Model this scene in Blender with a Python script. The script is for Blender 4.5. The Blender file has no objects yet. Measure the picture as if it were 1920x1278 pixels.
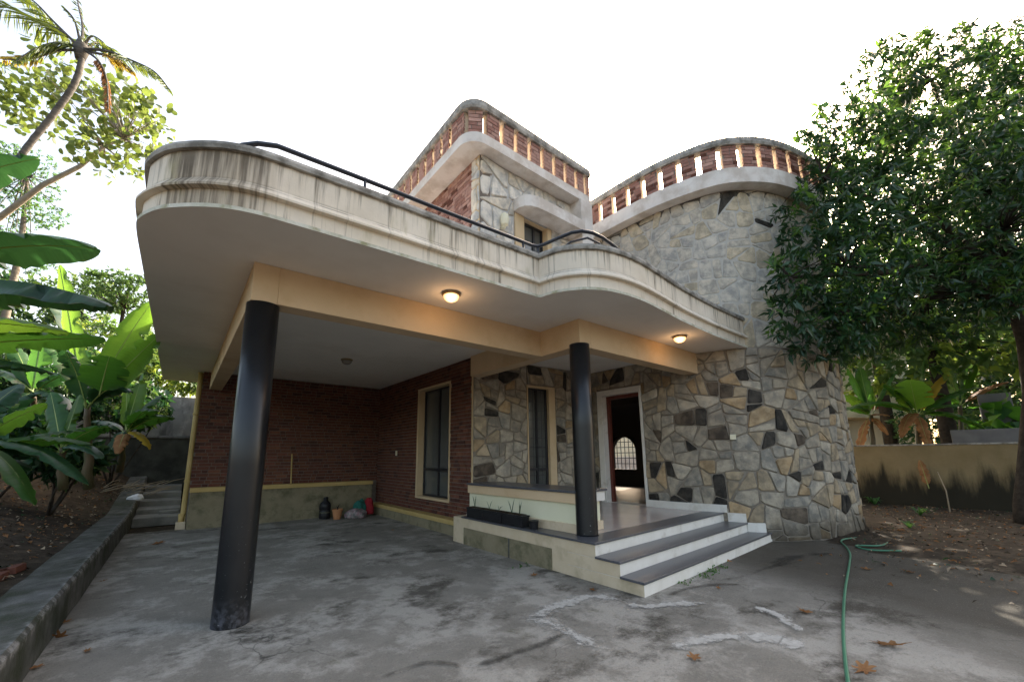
import bpy, bmesh, math, random
import numpy as np
from mathutils import Vector, Matrix
from mathutils.geometry import tessellate_polygon

SC = bpy.context.scene
COL = SC.collection
rnd = random.Random(7)
nrng = np.random.default_rng(11)
rad = math.radians

# ------------------------------------------------------------------ camera, sky, sun, exposure
# world frame: x runs along the front of the house, y runs towards its back, z up
CAM = Vector((-0.561, -4.914, 1.55))
FPX, PX, PY = 761.2, 939.3, 715.2
TILT, ROLL, YAW = rad(10.45), rad(-0.42), rad(38.105)
_fw = Vector((math.sin(YAW), math.cos(YAW), 0)); _rt = Vector((math.cos(YAW), -math.sin(YAW), 0)); _up = Vector((0, 0, 1))
_f2 = _fw * math.cos(TILT) + _up * math.sin(TILT); _u2 = -_fw * math.sin(TILT) + _up * math.cos(TILT)
_r3 = _rt * math.cos(ROLL) + _u2 * math.sin(ROLL); _u3 = -_rt * math.sin(ROLL) + _u2 * math.cos(ROLL)
cd = bpy.data.cameras.new('camera'); cam = bpy.data.objects.new('camera', cd); COL.objects.link(cam)
cd.sensor_width = 36; cd.lens = FPX / 1920 * 36
cd.shift_x = (960 - PX) / 1920; cd.shift_y = (PY - 639) / 1920
cd.clip_start = 0.05; cd.clip_end = 600
cam.matrix_world = Matrix(((_r3.x, _u3.x, -_f2.x, CAM.x), (_r3.y, _u3.y, -_f2.y, CAM.y), (_r3.z, _u3.z, -_f2.z, CAM.z), (0, 0, 0, 1)))
SC.camera = cam

SUN_AZ, SUN_EL = rad(69.2), rad(34.4)
SUN_DIR = Vector((math.sin(SUN_AZ) * math.cos(SUN_EL), math.cos(SUN_AZ) * math.cos(SUN_EL), math.sin(SUN_EL)))
world = bpy.data.worlds.new('World'); SC.world = world; world.use_nodes = True
wt = world.node_tree
sky = wt.nodes.new('ShaderNodeTexSky'); sky.sky_type = 'NISHITA'; sky.sun_disc = False
sky.sun_elevation = SUN_EL; sky.sun_rotation = SUN_AZ
sky.air_density = 1.0; sky.dust_density = 5.5; sky.ozone_density = 1.0
wb = wt.nodes.new('ShaderNodeMix'); wb.data_type = 'RGBA'; wb.blend_type = 'MULTIPLY'; wb.inputs[0].default_value = 1.0
wb.inputs[7].default_value = (1.135, 1.0, 0.835, 1)      # the photograph's warm white balance
wt.links.new(sky.outputs[0], wb.inputs[6]); wt.links.new(wb.outputs[2], wt.nodes['Background'].inputs[0])
wt.nodes['Background'].inputs[1].default_value = 0.15
sl = bpy.data.lights.new('sun', 'SUN'); sl.energy = 3.5; sl.angle = rad(0.53); sl.color = (1.0, 0.93, 0.82)
so = bpy.data.objects.new('sun', sl); COL.objects.link(so)
so.rotation_euler = SUN_DIR.to_track_quat('Z', 'Y').to_euler(); so.location = (20, 10, 30)
SC.view_settings.view_transform = 'Standard'; SC.view_settings.look = 'None'
SC.view_settings.gamma = 1; SC.view_settings.use_curve_mapping = False
SC.view_settings.exposure = 2.12
SC.cycles.max_bounces = 8; SC.cycles.diffuse_bounces = 5; SC.cycles.transparent_max_bounces = 16
SC.cycles.sample_clamp_indirect = 6

# a point of the place found from where it shows in the photograph (measuring aid)
def _ray(px, py): return _r3 * (px - PX) + _u3 * (PY - py) + _f2 * FPX
def at(px, py, dist):
    r = _ray(px, py); return CAM + r * (dist / r.dot(_fw))
def at_z(px, py, z):
    r = _ray(px, py); return CAM + r * ((z - CAM.z) / r.z)
def depth(p): return max(0.3, (Vector(p) - CAM).dot(_fw))

# ------------------------------------------------------------------ materials
def mat(name, color, rough=0.8, var=None, scale=4.0, bump=0.0, bscale=60.0, spec=0.3, rand=0.0, detail=6.0, var2=None, scale2=1.0, p2=(0.42, 0.62), metal=0.0, coat=0.0, stretch=None, extra=None):
    m = bpy.data.materials.new(name); m.use_nodes = True
    nt = m.node_tree; N = nt.nodes; L = nt.links
    b = N['Principled BSDF']
    b.inputs['Roughness'].default_value = rough; b.inputs['Specular IOR Level'].default_value = spec
    b.inputs['Metallic'].default_value = metal; b.inputs['Coat Weight'].default_value = coat
    T = NodeKit(N, L)
    if stretch: T.pos = T.vmul(T.pos, stretch)
    cur = (*color, 1)
    if var is not None: cur = T.ramp(T.noise(scale, detail), color, var)
    if var2 is not None: cur = T.mix(T.ramp(T.noise(scale2, 4), (0, 0, 0), (1, 1, 1), *p2), cur, (*var2, 1))
    if rand:
        oi = N.new('ShaderNodeObjectInfo')
        cur = T.mix(1.0, cur, T.grey(T.maprange(oi.outputs['Random'], 0, 1, 1 - rand, 1 + rand)), 'MULTIPLY')
    if extra: cur = extra(T, cur, b)
    if isinstance(cur, tuple): b.inputs['Base Color'].default_value = cur
    else: L.new(cur, b.inputs['Base Color'])
    if bump:
        bp = N.new('ShaderNodeBump'); bp.inputs['Strength'].default_value = bump; bp.inputs['Distance'].default_value = 0.02
        L.new(T.noise(bscale, 5), bp.inputs['Height']); L.new(bp.outputs[0], b.inputs['Normal'])
    return m
class NodeKit:
    def __init__(s, N, L):
        s.N, s.L = N, L
        s.pos = N.new('ShaderNodeNewGeometry').outputs['Position']
    def _set(s, sock, v):
        if isinstance(v, bpy.types.NodeSocket): s.L.new(v, sock)
        else: sock.default_value = v
    def vmul(s, v, k):
        n = s.N.new('ShaderNodeVectorMath'); n.operation = 'MULTIPLY'; n.inputs[1].default_value = k; s.L.new(v, n.inputs[0]); return n.outputs[0]
    def noise(s, scale, detail=5, vec=None, rough=0.62, distort=0.0):
        n = s.N.new('ShaderNodeTexNoise'); n.inputs['Scale'].default_value = scale; n.inputs['Detail'].default_value = detail
        n.inputs['Roughness'].default_value = rough; n.inputs['Distortion'].default_value = distort
        s.L.new(vec if vec is not None else s.pos, n.inputs['Vector']); return n.outputs['Fac']
    def ramp(s, fac, a, b, p0=0.33, p1=0.67):
        r = s.N.new('ShaderNodeValToRGB'); e = r.color_ramp.elements
        e[0].position, e[1].position = p0, p1; e[0].color = (*a, 1); e[1].color = (*b, 1)
        s.L.new(fac, r.inputs[0]); return r.outputs[0]
    def mix(s, fac, a, b, mode='MIX'):
        x = s.N.new('ShaderNodeMix'); x.data_type = 'RGBA'; x.blend_type = mode
        s._set(x.inputs[0], fac); s._set(x.inputs[6], a); s._set(x.inputs[7], b); return x.outputs[2]
    def maprange(s, v, a, b, c, d, smooth=False):
        n = s.N.new('ShaderNodeMapRange'); n.clamp = True
        if smooth: n.interpolation_type = 'SMOOTHSTEP'
        s.L.new(v, n.inputs[0])
        for i, q in enumerate((a, b, c, d)): n.inputs[1 + i].default_value = q
        return n.outputs[0]
    def math(s, op, a, b=0.0):
        n = s.N.new('ShaderNodeMath'); n.operation = op; n.use_clamp = False
        s._set(n.inputs[0], a); s._set(n.inputs[1], b); return n.outputs[0]
    def grey(s, v):
        c = s.N.new('ShaderNodeCombineColor')
        for i in range(3): s.L.new(v, c.inputs[i])
        return c.outputs[0]
    def xyz(s, v=None):
        n = s.N.new('ShaderNodeSeparateXYZ'); s.L.new(v if v is not None else s.pos, n.inputs[0]); return n.outputs
    def uv(s): return s.N.new('ShaderNodeTexCoord').outputs['UV']
    def voronoi(s, scale, feature='DISTANCE_TO_EDGE'):
        n = s.N.new('ShaderNodeTexVoronoi'); n.feature = feature; n.inputs['Scale'].default_value = scale; s.L.new(s.pos, n.inputs['Vector']); return n.outputs['Distance']

def leafmat(name, c, c2, trans=0.45, rough=0.45, tcol=None, scale=1.5, spec=0.4, veins=False):
    m = bpy.data.materials.new(name); m.use_nodes = True
    N = m.node_tree.nodes; L = m.node_tree.links; b = N['Principled BSDF']; out = N['Material Output']
    T = NodeKit(N, L)
    col = T.ramp(T.noise(scale, 4), c, c2, 0.35, 0.65)
    oi = N.new('ShaderNodeObjectInfo')
    col = T.mix(1.0, col, T.grey(T.maprange(oi.outputs['Random'], 0, 1, 0.75, 1.25)), 'MULTIPLY')
    if veins:
        u = T.uv(); q = T.xyz(u)
        vn = T.noise(1.0, 3, T.vmul(u, (70.0, 0.7, 1)), 0.5)
        col = T.mix(T.maprange(vn, 0.38, 0.62, 0.0, 0.45), col, (c[0] * 0.45, c[1] * 0.5, c[2] * 0.5, 1))
        rim = T.math('ADD', T.math('ABSOLUTE', q[1]), T.math('MULTIPLY', T.noise(6, 5), 0.5))
        col = T.mix(T.maprange(rim, 1.22, 1.36, 0, 0.8), col, (0.16, 0.10, 0.035, 1))
        bp = N.new('ShaderNodeBump'); bp.inputs['Strength'].default_value = 0.35; bp.inputs['Distance'].default_value = 0.01; L.new(vn, bp.inputs['Height']); L.new(bp.outputs[0], b.inputs['Normal'])
    L.new(col, b.inputs['Base Color']); b.inputs['Roughness'].default_value = rough; b.inputs['Specular IOR Level'].default_value = spec
    tr = N.new('ShaderNodeBsdfTranslucent')
    tc = tcol or (min(1, c2[0] * 2.2), min(1, c2[1] * 2.2), c2[2] * 0.8)
    L.new(T.mix(0.5, col, (*tc, 1)), tr.inputs['Color'])
    ms = N.new('ShaderNodeMixShader'); ms.inputs[0].default_value = trans
    L.new(b.outputs[0], ms.inputs[1]); L.new(tr.outputs[0], ms.inputs[2]); L.new(ms.outputs[0], out.inputs['Surface'])
    return m

# ------------------------------------------------------------------ mesh and object helpers
class MB:
    def __init__(s): s.v = []; s.f = []; s.m = []; s.uv = []
    def vert(s, p): s.v.append(tuple(p)); return len(s.v) - 1
    def face(s, idx, mi=0, uv=None): s.f.append(tuple(idx)); s.m.append(mi); s.uv.append(uv)
    def poly(s, pts, mi=0, uv=None): s.face([s.vert(p) for p in pts], mi, uv)
    def box(s, a, b, mi=0):
        x0, y0, z0 = a; x1, y1, z1 = b
        i = len(s.v); s.v += [(x0, y0, z0), (x1, y0, z0), (x1, y1, z0), (x0, y1, z0), (x0, y0, z1), (x1, y0, z1), (x1, y1, z1), (x0, y1, z1)]
        for q in ((0, 3, 2, 1), (4, 5, 6, 7), (0, 1, 5, 4), (1, 2, 6, 5), (2, 3, 7, 6), (3, 0, 4, 7)): s.face([i + k for k in q], mi)
    def obox(s, o, t, n, w, h, d, mi=0):
        # box spanned from o: along t by w, along n (outward) by d, up by h
        t = Vector(t); n = Vector(n); o = Vector(o); z = Vector((0, 0, 1)); i = len(s.v)
        for c in ((0, 0, 0), (1, 0, 0), (1, 1, 0), (0, 1, 0), (0, 0, 1), (1, 0, 1), (1, 1, 1), (0, 1, 1)):
            s.v.append(tuple(o + t * (w * c[0]) + n * (d * c[1]) + z * (h * c[2])))
        for q in ((0, 3, 2, 1), (4, 5, 6, 7), (0, 1, 5, 4), (1, 2, 6, 5), (2, 3, 7, 6), (3, 0, 4, 7)): s.face([i + k for k in q], mi)
    def prism(s, pts, z0, z1, mi=0, mtop=None, mbot=None):
        n = len(pts); i = len(s.v)
        s.v += [(p[0], p[1], z0) for p in pts] + [(p[0], p[1], z1) for p in pts]
        for k in range(n): s.face((i + k, i + (k + 1) % n, i + n + (k + 1) % n, i + n + k), mi)
        tris = tessellate_polygon([[Vector((p[0], p[1], 0)) for p in pts]])
        for t in tris:
            s.face([i + n + q for q in t], mi if mtop is None else mtop); s.face([i + q for q in reversed(t)], mi if mbot is None else mbot)
    def tube(s, pts, radii, sides=8, mi=0, cap=True):
        pts = [Vector(p) for p in pts]; n = len(pts)
        if not hasattr(radii, '__len__'): radii = [radii] * n
        rings = []; ref = None
        for k in range(n):
            d = (pts[min(k + 1, n - 1)] - pts[max(k - 1, 0)]).normalized()
            if ref is None: ref = d.cross(Vector((0, 0, 1)) if abs(d.z) < 0.9 else Vector((1, 0, 0))).normalized()
            a = (ref - d * ref.dot(d)).normalized(); ref = a; b = d.cross(a)
            i = len(s.v); rings.append(i)
            for j in range(sides):
                an = 2 * math.pi * j / sides
                s.v.append(tuple(pts[k] + (a * math.cos(an) + b * math.sin(an)) * radii[k]))
        for k in range(n - 1):
            for j in range(sides):
                s.face((rings[k] + j, rings[k] + (j + 1) % sides, rings[k + 1] + (j + 1) % sides, rings[k + 1] + j), mi)
        if cap:
            s.face([rings[0] + j for j in reversed(range(sides))], mi); s.face([rings[-1] + j for j in range(sides)], mi)
    def lathe(s, c, prof, sides=24, mi=0):
        rings = []
        for r, z in prof:
            i = len(s.v); rings.append(i)
            for j in range(sides):
                an = 2 * math.pi * j / sides; s.v.append((c[0] + r * math.cos(an), c[1] + r * math.sin(an), c[2] + z))
        for k in range(len(prof) - 1):
            for j in range(sides):
                s.face((rings[k] + j, rings[k] + (j + 1) % sides, rings[k + 1] + (j + 1) % sides, rings[k + 1] + j), mi)
        s.face([rings[0] + j for j in reversed(range(sides))], mi); s.face([rings[-1] + j for j in range(sides)], mi)
    def build(s, name, mats, parent=None, smooth=False, bevel=0.0, fix=True):
        me = bpy.data.meshes.new(name)
        me.from_pydata(s.v, [], s.f)
        if not isinstance(mats, (list, tuple)): mats = [mats]
        for m in mats: me.materials.append(m)
        me.polygons.foreach_set('material_index', s.m)
        if any(u is not None for u in s.uv):
            ul = me.uv_layers.new(name='UVMap'); k = 0
            for f, u in zip(s.f, s.uv):
                for j in range(len(f)):
                    ul.data[k].uv = u[j] if u is not None else (0, 0); k += 1
        if fix:
            bm = bmesh.new(); bm.from_mesh(me); bmesh.ops.recalc_face_normals(bm, faces=bm.faces); bm.to_mesh(me); bm.free()
        if smooth: me.polygons.foreach_set('use_smooth', [True] * len(me.polygons))
        me.update()
        o = link(name, me, parent)
        if bevel:
            md = o.modifiers.new('bevel', 'BEVEL'); md.width = bevel; md.segments = 2; md.limit_method = 'ANGLE'; md.angle_limit = rad(40)
        return o
def link(name, me, parent=None):
    o = bpy.data.objects.new(name, me); COL.objects.link(o)
    if parent is not None:      # geometry is written in world coordinates, so undo the thing's own place
        o.parent = parent; o.matrix_parent_inverse = Matrix.Identity(4) if parent.parent else Matrix.Translation(-Vector(parent.location))
    return o
def tag(o, label=None, cat=None, group=None, kind=None):
    if label: o['label'] = label
    if cat: o['category'] = cat
    if group: o['group'] = group
    if kind: o['kind'] = kind
    return o
def thing(name, label, cat, loc, group=None):
    o = bpy.data.objects.new(name, None); COL.objects.link(o); o.location = loc; o.empty_display_size = 0.2
    return tag(o, label, cat, group)
def np_mesh(name, verts, faces, mats, parent=None, midx=None, smooth=False):
    verts = np.asarray(verts, np.float32); faces = np.asarray(faces, np.int32)
    me = bpy.data.meshes.new(name); k = faces.shape[1]
    me.vertices.add(len(verts)); me.vertices.foreach_set('co', verts.ravel())
    me.loops.add(faces.size); me.loops.foreach_set('vertex_index', faces.ravel())
    me.polygons.add(len(faces)); me.polygons.foreach_set('loop_start', np.arange(len(faces), dtype=np.int32) * k)
    me.polygons.foreach_set('loop_total', np.full(len(faces), k, np.int32))
    for m in (mats if isinstance(mats, (list, tuple)) else [mats]): me.materials.append(m)
    if midx is not None: me.polygons.foreach_set('material_index', np.asarray(midx, np.int32))
    if smooth: me.polygons.foreach_set('use_smooth', np.ones(len(faces), bool))
    me.update(calc_edges=True); me.validate()
    return link(name, me, parent)
def catmull(pts, n=6):
    P = [Vector((*p, 0)) if len(p) == 2 else Vector(p) for p in pts]; out = []
    for i in range(len(P) - 1):
        p0 = P[max(i - 1, 0)]; p1 = P[i]; p2 = P[i + 1]; p3 = P[min(i + 2, len(P) - 1)]
        for k in range(n):
            t = k / n
            out.append(0.5 * ((2 * p1) + (p2 - p0) * t + (2 * p0 - 5 * p1 + 4 * p2 - p3) * t * t + (3 * p1 - p0 - 3 * p2 + p3) * t ** 3))
    out.append(P[-1]); return out
class Path:
    def __init__(s, pts):
        s.p = [Vector((q[0], q[1], 0)) for q in pts]; s.c = [0.0]
        for a, b in zip(s.p, s.p[1:]): s.c.append(s.c[-1] + (b - a).length)
        s.len = s.c[-1]; s.n = []
        seg = [Vector((b.y - a.y, -(b.x - a.x), 0)).normalized() for a, b in zip(s.p, s.p[1:])]
        for i in range(len(s.p)):
            n = (seg[max(i - 1, 0)] + seg[min(i, len(seg) - 1)]).normalized(); s.n.append(n)
        s.seg = seg
    def at(s, t, z=0.0, d=0.0):
        t = min(max(t, 0), s.len); i = 0
        while i < len(s.c) - 2 and t > s.c[i + 1]: i += 1
        f = (t - s.c[i]) / max(1e-9, s.c[i + 1] - s.c[i])
        p = s.p[i].lerp(s.p[i + 1], f); n = s.n[i].lerp(s.n[i + 1], f).normalized()
        return Vector((p.x + n.x * d, p.y + n.y * d, z))
    def normal(s, t):
        i = 0
        while i < len(s.c) - 2 and t > s.c[i + 1]: i += 1
        return s.seg[i]
    def near(s, x, y):
        best = None
        for i in range(len(s.p) - 1):
            a, b = s.p[i], s.p[i + 1]; d = b - a; f = max(0, min(1, (Vector((x, y, 0)) - a).dot(d) / d.length_squared))
            q = (a + d * f - Vector((x, y, 0))).length
            if best is None or q < best[0]: best = (q, s.c[i] + d.length * f)
        return best[1]
def wall_strip(mb, path, z0, z1, thick, holes=(), mi=0, mrev=0, caps=True):
    S = set(path.c); Z = {z0, z1}
    for a, b, c, d in holes: S |= {a, b}; Z |= {max(c, z0), min(d, z1)}
    S = sorted(x for x in S if -1e-6 <= x <= path.len + 1e-6); Z = sorted(Z)
    def inside(s, z):
        if s < 0 or s > path.len or z < z0 or z > z1: return not caps
        return any(a < s < b and c < z < d for a, b, c, d in holes)
    for i in range(len(S) - 1):
        if S[i + 1] - S[i] < 1e-6: continue
        for j in range(len(Z) - 1):
            sm, zm = (S[i] + S[i + 1]) / 2, (Z[j] + Z[j + 1]) / 2
            if inside(sm, zm): continue
            q = [(S[i], Z[j]), (S[i + 1], Z[j]), (S[i + 1], Z[j + 1]), (S[i], Z[j + 1])]
            mb.poly([path.at(a, b) for a, b in q], mi); mb.poly([path.at(a, b, -thick) for a, b in reversed(q)], mi)
            hs = [(i == 0 or inside((S[i - 1] + S[i]) / 2, zm), 3, 0), (i == len(S) - 2 or inside((S[i + 1] + S[min(i + 2, len(S) - 1)]) / 2, zm), 1, 2),
                  (j == 0 or inside(sm, (Z[j - 1] + Z[j]) / 2), 0, 1), (j == len(Z) - 2 or inside(sm, (Z[j + 1] + Z[min(j + 2, len(Z) - 1)]) / 2), 2, 3)]
            for h, a, b in hs:
                if h: mb.poly([path.at(*q[a]), path.at(*q[b]), path.at(*q[b], -thick), path.at(*q[a], -thick)], mrev)

# ------------------------------------------------------------------ the materials of the place
def fascia_extra(T, cur, b):
    u = T.uv(); s, z, _ = T.xyz(u)
    streak = T.noise(1.0, 6, T.vmul(u, (5.0, 0.45, 1)), 0.6)
    fine = T.noise(1.0, 4, T.vmul(u, (24.0, 0.9, 1)), 0.6)
    blot = T.noise(2.2, 5, u)
    # a broad weather stain on the rounded corner, thin runs everywhere below the coping
    wob = T.math('MULTIPLY', T.math('SUBTRACT', streak, 0.5), 0.9)
    sw = T.math('ADD', s, wob)
    big = T.math('MULTIPLY', T.maprange(sw, 9.60, 9.80, 0, 1, True), T.maprange(sw, 10.32, 10.75, 1, 0, True))
    thr = T.math('ADD', T.math('MULTIPLY', streak, 0.5), T.math('MULTIPLY', fine, 0.5))
    thr = T.math('ADD', thr, T.math('MULTIPLY', big, 0.125)); thr = T.math('ADD', thr, T.maprange(z, 3.9, 4.19, -0.025, 0.03))
    run = T.maprange(thr, 0.50, 0.67, 0, 1, True)
    cur = T.mix(T.math('MULTIPLY', big, 0.45), cur, (0.25, 0.17, 0.08, 1))
    cur = T.mix(T.math('MULTIPLY', run, 0.86), cur, (0.085, 0.066, 0.045, 1))
    edge = T.math('MULTIPLY', T.math('MAXIMUM', T.maprange(z, 3.915, 3.955, 1, 0, True), T.maprange(z, 4.165, 4.19, 0, 1, True)), T.math('MULTIPLY', T.maprange(z, 3.90, 3.925, 0, 1), T.maprange(T.noise(5, 6, u), 0.42, 0.6, 0.1, 0.8)))
    cur = T.mix(edge, cur, (0.10, 0.085, 0.06, 1))
    hair = T.maprange(T.noise(1.0, 3, T.vmul(u, (55.0, 0.6, 1)), 0.5), 0.64, 0.74, 0, 0.4)
    cur = T.mix(hair, cur, (0.14, 0.115, 0.085, 1))
    alg = T.math('MULTIPLY', T.maprange(T.noise(1.0, 4, T.vmul(u, (3.1, 0.9, 1))), 0.60, 0.74, 0, 1, True), 0.4)
    cur = T.mix(alg, cur, (0.30, 0.27, 0.10, 1))
    cur = T.mix(T.maprange(blot, 0.4, 0.75, 0, 0.35), cur, (0.42, 0.36, 0.29, 1))
    return cur
def drive_extra(T, cur, b):
    x, y, z = T.xyz()
    mid = T.noise(5.5, 9, None, 0.75)
    cur = T.mix(T.maprange(mid, 0.3, 0.7, 0.0, 0.7), cur, (0.25, 0.233, 0.198, 1))
    pale = T.math('MULTIPLY', T.maprange(T.noise(0.9, 10, None, 0.74), 0.47, 0.58, 0, 1, True), 0.7)
    cur = T.mix(pale, cur, (0.43, 0.405, 0.355, 1))
    dark = T.maprange(T.noise(0.75, 9, T.vmul(T.pos, (1.0, 1.3, 1.0)), 0.74), 0.52, 0.64, 0, 0.85, True)
    cur = T.mix(dark, cur, (0.06, 0.053, 0.041, 1))
    moss = T.math('MULTIPLY', T.maprange(T.noise(1.9, 8, None, 0.75), 0.58, 0.70, 0, 1, True), 0.5)
    cur = T.mix(moss, cur, (0.085, 0.085, 0.04, 1))
    earth = T.math('ADD', T.maprange(T.math('SUBTRACT', x, T.math('MULTIPLY', y, 0.35)), 4.2, 8.0, 0, 0.62, True), T.math('MULTIPLY', T.noise(0.9, 8, None, 0.75), 0.6))
    cur = T.mix(T.maprange(earth, 0.52, 0.88, 0, 0.9, True), cur, (0.066, 0.057, 0.043, 1))
    grit = T.noise(70, 3, None, 0.7)
    cur = T.mix(T.maprange(grit, 0.58, 0.70, 0, 0.6), cur, (0.075, 0.07, 0.06, 1))
    cur = T.mix(T.maprange(grit, 0.30, 0.40, 0.45, 0), cur, (0.42, 0.40, 0.365, 1))
    chips = T.maprange(T.noise(13, 7, None, 0.78), 0.67, 0.72, 0, 0.75)
    cur = T.mix(chips, cur, (0.46, 0.45, 0.42, 1))
    wv = T.N.new('ShaderNodeVectorMath'); wv.operation = 'ADD'; nz = T.N.new('ShaderNodeTexNoise'); nz.inputs['Scale'].default_value = 1.6; nz.inputs['Detail'].default_value = 6
    T.L.new(T.pos, nz.inputs['Vector']); T.L.new(T.pos, wv.inputs[0]); T.L.new(nz.outputs['Color'], wv.inputs[1])
    vo = T.N.new('ShaderNodeTexVoronoi'); vo.feature = 'DISTANCE_TO_EDGE'; vo.inputs['Scale'].default_value = 0.42; T.L.new(wv.outputs[0], vo.inputs['Vector'])
    crack = T.math('MULTIPLY', T.maprange(vo.outputs['Distance'], 0.0, 0.006, 0.85, 0), T.maprange(T.noise(0.55, 3), 0.52, 0.66, 0, 0.8))
    return T.mix(crack, cur, (0.035, 0.032, 0.028, 1))
def scuff_extra(T, cur, b):
    x, y, z = T.xyz()
    m = T.math('MULTIPLY', T.maprange(z, 0.0, 0.30, 0.8, 0, True), T.maprange(T.noise(16, 6, None, 0.7), 0.42, 0.66, 0, 1, True))
    T.L.new(T.maprange(m, 0, 1, 0.3, 0.85), b.inputs['Roughness'])
    sp = T.math('MULTIPLY', T.maprange(T.noise(34, 4), 0.66, 0.72, 0, 0.8), T.maprange(z, 0.2, 1.2, 1, 0))
    cur = T.mix(m, cur, (0.085, 0.085, 0.10, 1)); return T.mix(sp, cur, (0.4, 0.4, 0.4, 1))
def oldwall_extra(T, cur, b):
    x, y, z = T.xyz()
    st = T.noise(1.0, 6, T.vmul(T.pos, (3.0, 3.0, 0.5)))
    low = T.maprange(T.math('ADD', T.math('MULTIPLY', st, 0.9), T.maprange(z, 0.2, 1.35, 0.55, 0)), 0.55, 0.85, 0, 0.94, True)
    return T.mix(low, cur, (0.022, 0.022, 0.018, 1))
def greywall_extra(T, cur, b):
    st = T.noise(1.0, 6, T.vmul(T.pos, (3.5, 3.5, 0.7)))
    cur = T.mix(T.maprange(st, 0.45, 0.68, 0, 0.85, True), cur, (0.05, 0.05, 0.048, 1))
    return T.mix(T.maprange(T.noise(2.4, 6), 0.55, 0.7, 0, 0.6), cur, (0.34, 0.34, 0.33, 1))
def mould_extra(T, cur, b):
    return T.mix(T.maprange(T.noise(3.2, 7, None, 0.7), 0.45, 0.68, 0, 0.75, True), cur, (0.10, 0.098, 0.055, 1))

def kerb_extra(T, cur, b):       # the arris towards the drive is chipped and pale
    x, y, z = T.xyz()
    e = T.math('MULTIPLY', T.maprange(x, -1.36, -1.29, 0, 1, True), T.maprange(z, 0.24, 0.31, 0, 1, True))
    chip = T.math('MULTIPLY', e, T.maprange(T.noise(9, 7, None, 0.75), 0.46, 0.62, 0, 0.9, True))
    cur = T.mix(chip, cur, (0.30, 0.295, 0.28, 1))
    return T.mix(T.maprange(T.noise(3.0, 9, None, 0.75), 0.52, 0.66, 0, 0.7, True), cur, (0.05, 0.055, 0.035, 1))
m_drive = mat('drive_concrete', (0.165, 0.152, 0.128), 0.92, (0.265, 0.248, 0.213), 2.2, 0.8, 30, 0.15, extra=drive_extra)
m_soil = mat('soil', (0.030, 0.023, 0.016), 0.95, (0.062, 0.049, 0.035), 2.2, 0.8, 18, 0.1, var2=(0.085, 0.066, 0.047), scale2=7, p2=(0.5, 0.66))
m_kerb = mat('kerb_concrete', (0.075, 0.074, 0.068), 0.9, (0.15, 0.147, 0.137), 5, 0.8, 26, 0.2, var2=(0.045, 0.05, 0.035), scale2=1.6, extra=kerb_extra)
m_path = mat('path_concrete', (0.17, 0.165, 0.15), 0.9, (0.29, 0.28, 0.255), 2.4, 0.4, 40, 0.2)
m_fascia = mat('fascia_plaster', (0.71, 0.625, 0.50), 0.85, (0.78, 0.70, 0.585), 2.0, 0.12, 50, 0.2, extra=fascia_extra)
m_cope = mat('coping_concrete', (0.30, 0.285, 0.255), 0.9, (0.45, 0.43, 0.39), 5.0, 0.4, 40, 0.2, var2=(0.17, 0.16, 0.14), scale2=6)
m_lip = mat('drip_edge', (0.66, 0.64, 0.56), 0.85, (0.50, 0.49, 0.39), 6.0, 0.3, 40, 0.2, var2=(0.30, 0.29, 0.17), scale2=5, p2=(0.5, 0.68))
m_soffit = mat('soffit_paint', (0.79, 0.755, 0.695), 0.8, (0.84, 0.805, 0.745), 0.9, 0.08, 14, 0.2, var2=(0.70, 0.66, 0.59), scale2=0.7, p2=(0.48, 0.8))
m_beam = mat('beam_paint', (0.61, 0.455, 0.285), 0.75, (0.66, 0.50, 0.325), 2.2, 0.1, 18, 0.2, var2=(0.53, 0.37, 0.21), scale2=1.4, p2=(0.5, 0.75))
m_jamb = mat('jamb_paint', (0.62, 0.51, 0.38), 0.75, (0.68, 0.57, 0.44), 3.0, 0.05, 40, 0.2)
m_ochre = mat('ochre_paint', (0.46, 0.33, 0.12), 0.7, (0.56, 0.41, 0.17), 3.0, 0.1, 40, 0.25)
m_trim = mat('tan_trim_paint', (0.58, 0.43, 0.25), 0.7, (0.64, 0.49, 0.31), 3.0, 0.05, 40, 0.25)
m_white = mat('white_paint', (0.70, 0.665, 0.60), 0.7, (0.78, 0.75, 0.695), 4.0, 0.08, 40, 0.25, var2=(0.54, 0.50, 0.43), scale2=3.2, p2=(0.55, 0.75))
m_band = mat('pale_band_paint', (0.68, 0.63, 0.58), 0.8, (0.74, 0.70, 0.65), 1.7, 0.08, 50, 0.2, var2=(0.55, 0.49, 0.43), scale2=2.5)
m_steptan = mat('step_side_paint', (0.58, 0.47, 0.32), 0.78, (0.65, 0.54, 0.39), 3.5, 0.1, 40, 0.2, var2=(0.42, 0.34, 0.22), scale2=2.6, p2=(0.54, 0.76))
m_cream = mat('cream_paint', (0.72, 0.70, 0.50), 0.7, (0.77, 0.75, 0.56), 2.0, 0.05, 50, 0.25)
m_granite = mat('dark_granite', (0.055, 0.057, 0.066), 0.28, (0.10, 0.102, 0.115), 60, 0.0, 40, 0.5, var2=(0.15, 0.15, 0.155), scale2=120, p2=(0.6, 0.66))
m_tile = mat('floor_tile', (0.46, 0.40, 0.36), 0.16, (0.52, 0.46, 0.42), 2.0, 0.0, 40, 0.5)
m_black = mat('black_gloss_paint', (0.007, 0.008, 0.010), 0.25, (0.012, 0.013, 0.015), 4.0, 0.03, 14, 0.42, extra=scuff_extra)
m_iron = mat('black_iron', (0.015, 0.016, 0.02), 0.4, spec=0.5)
m_pipe = mat('railing_paint', (0.012, 0.016, 0.026), 0.3, spec=0.5)
m_mortar = mat('brick_mortar', (0.165, 0.14, 0.118), 0.95, (0.235, 0.20, 0.168), 9.0, 0.4, 50, 0.1)
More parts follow.
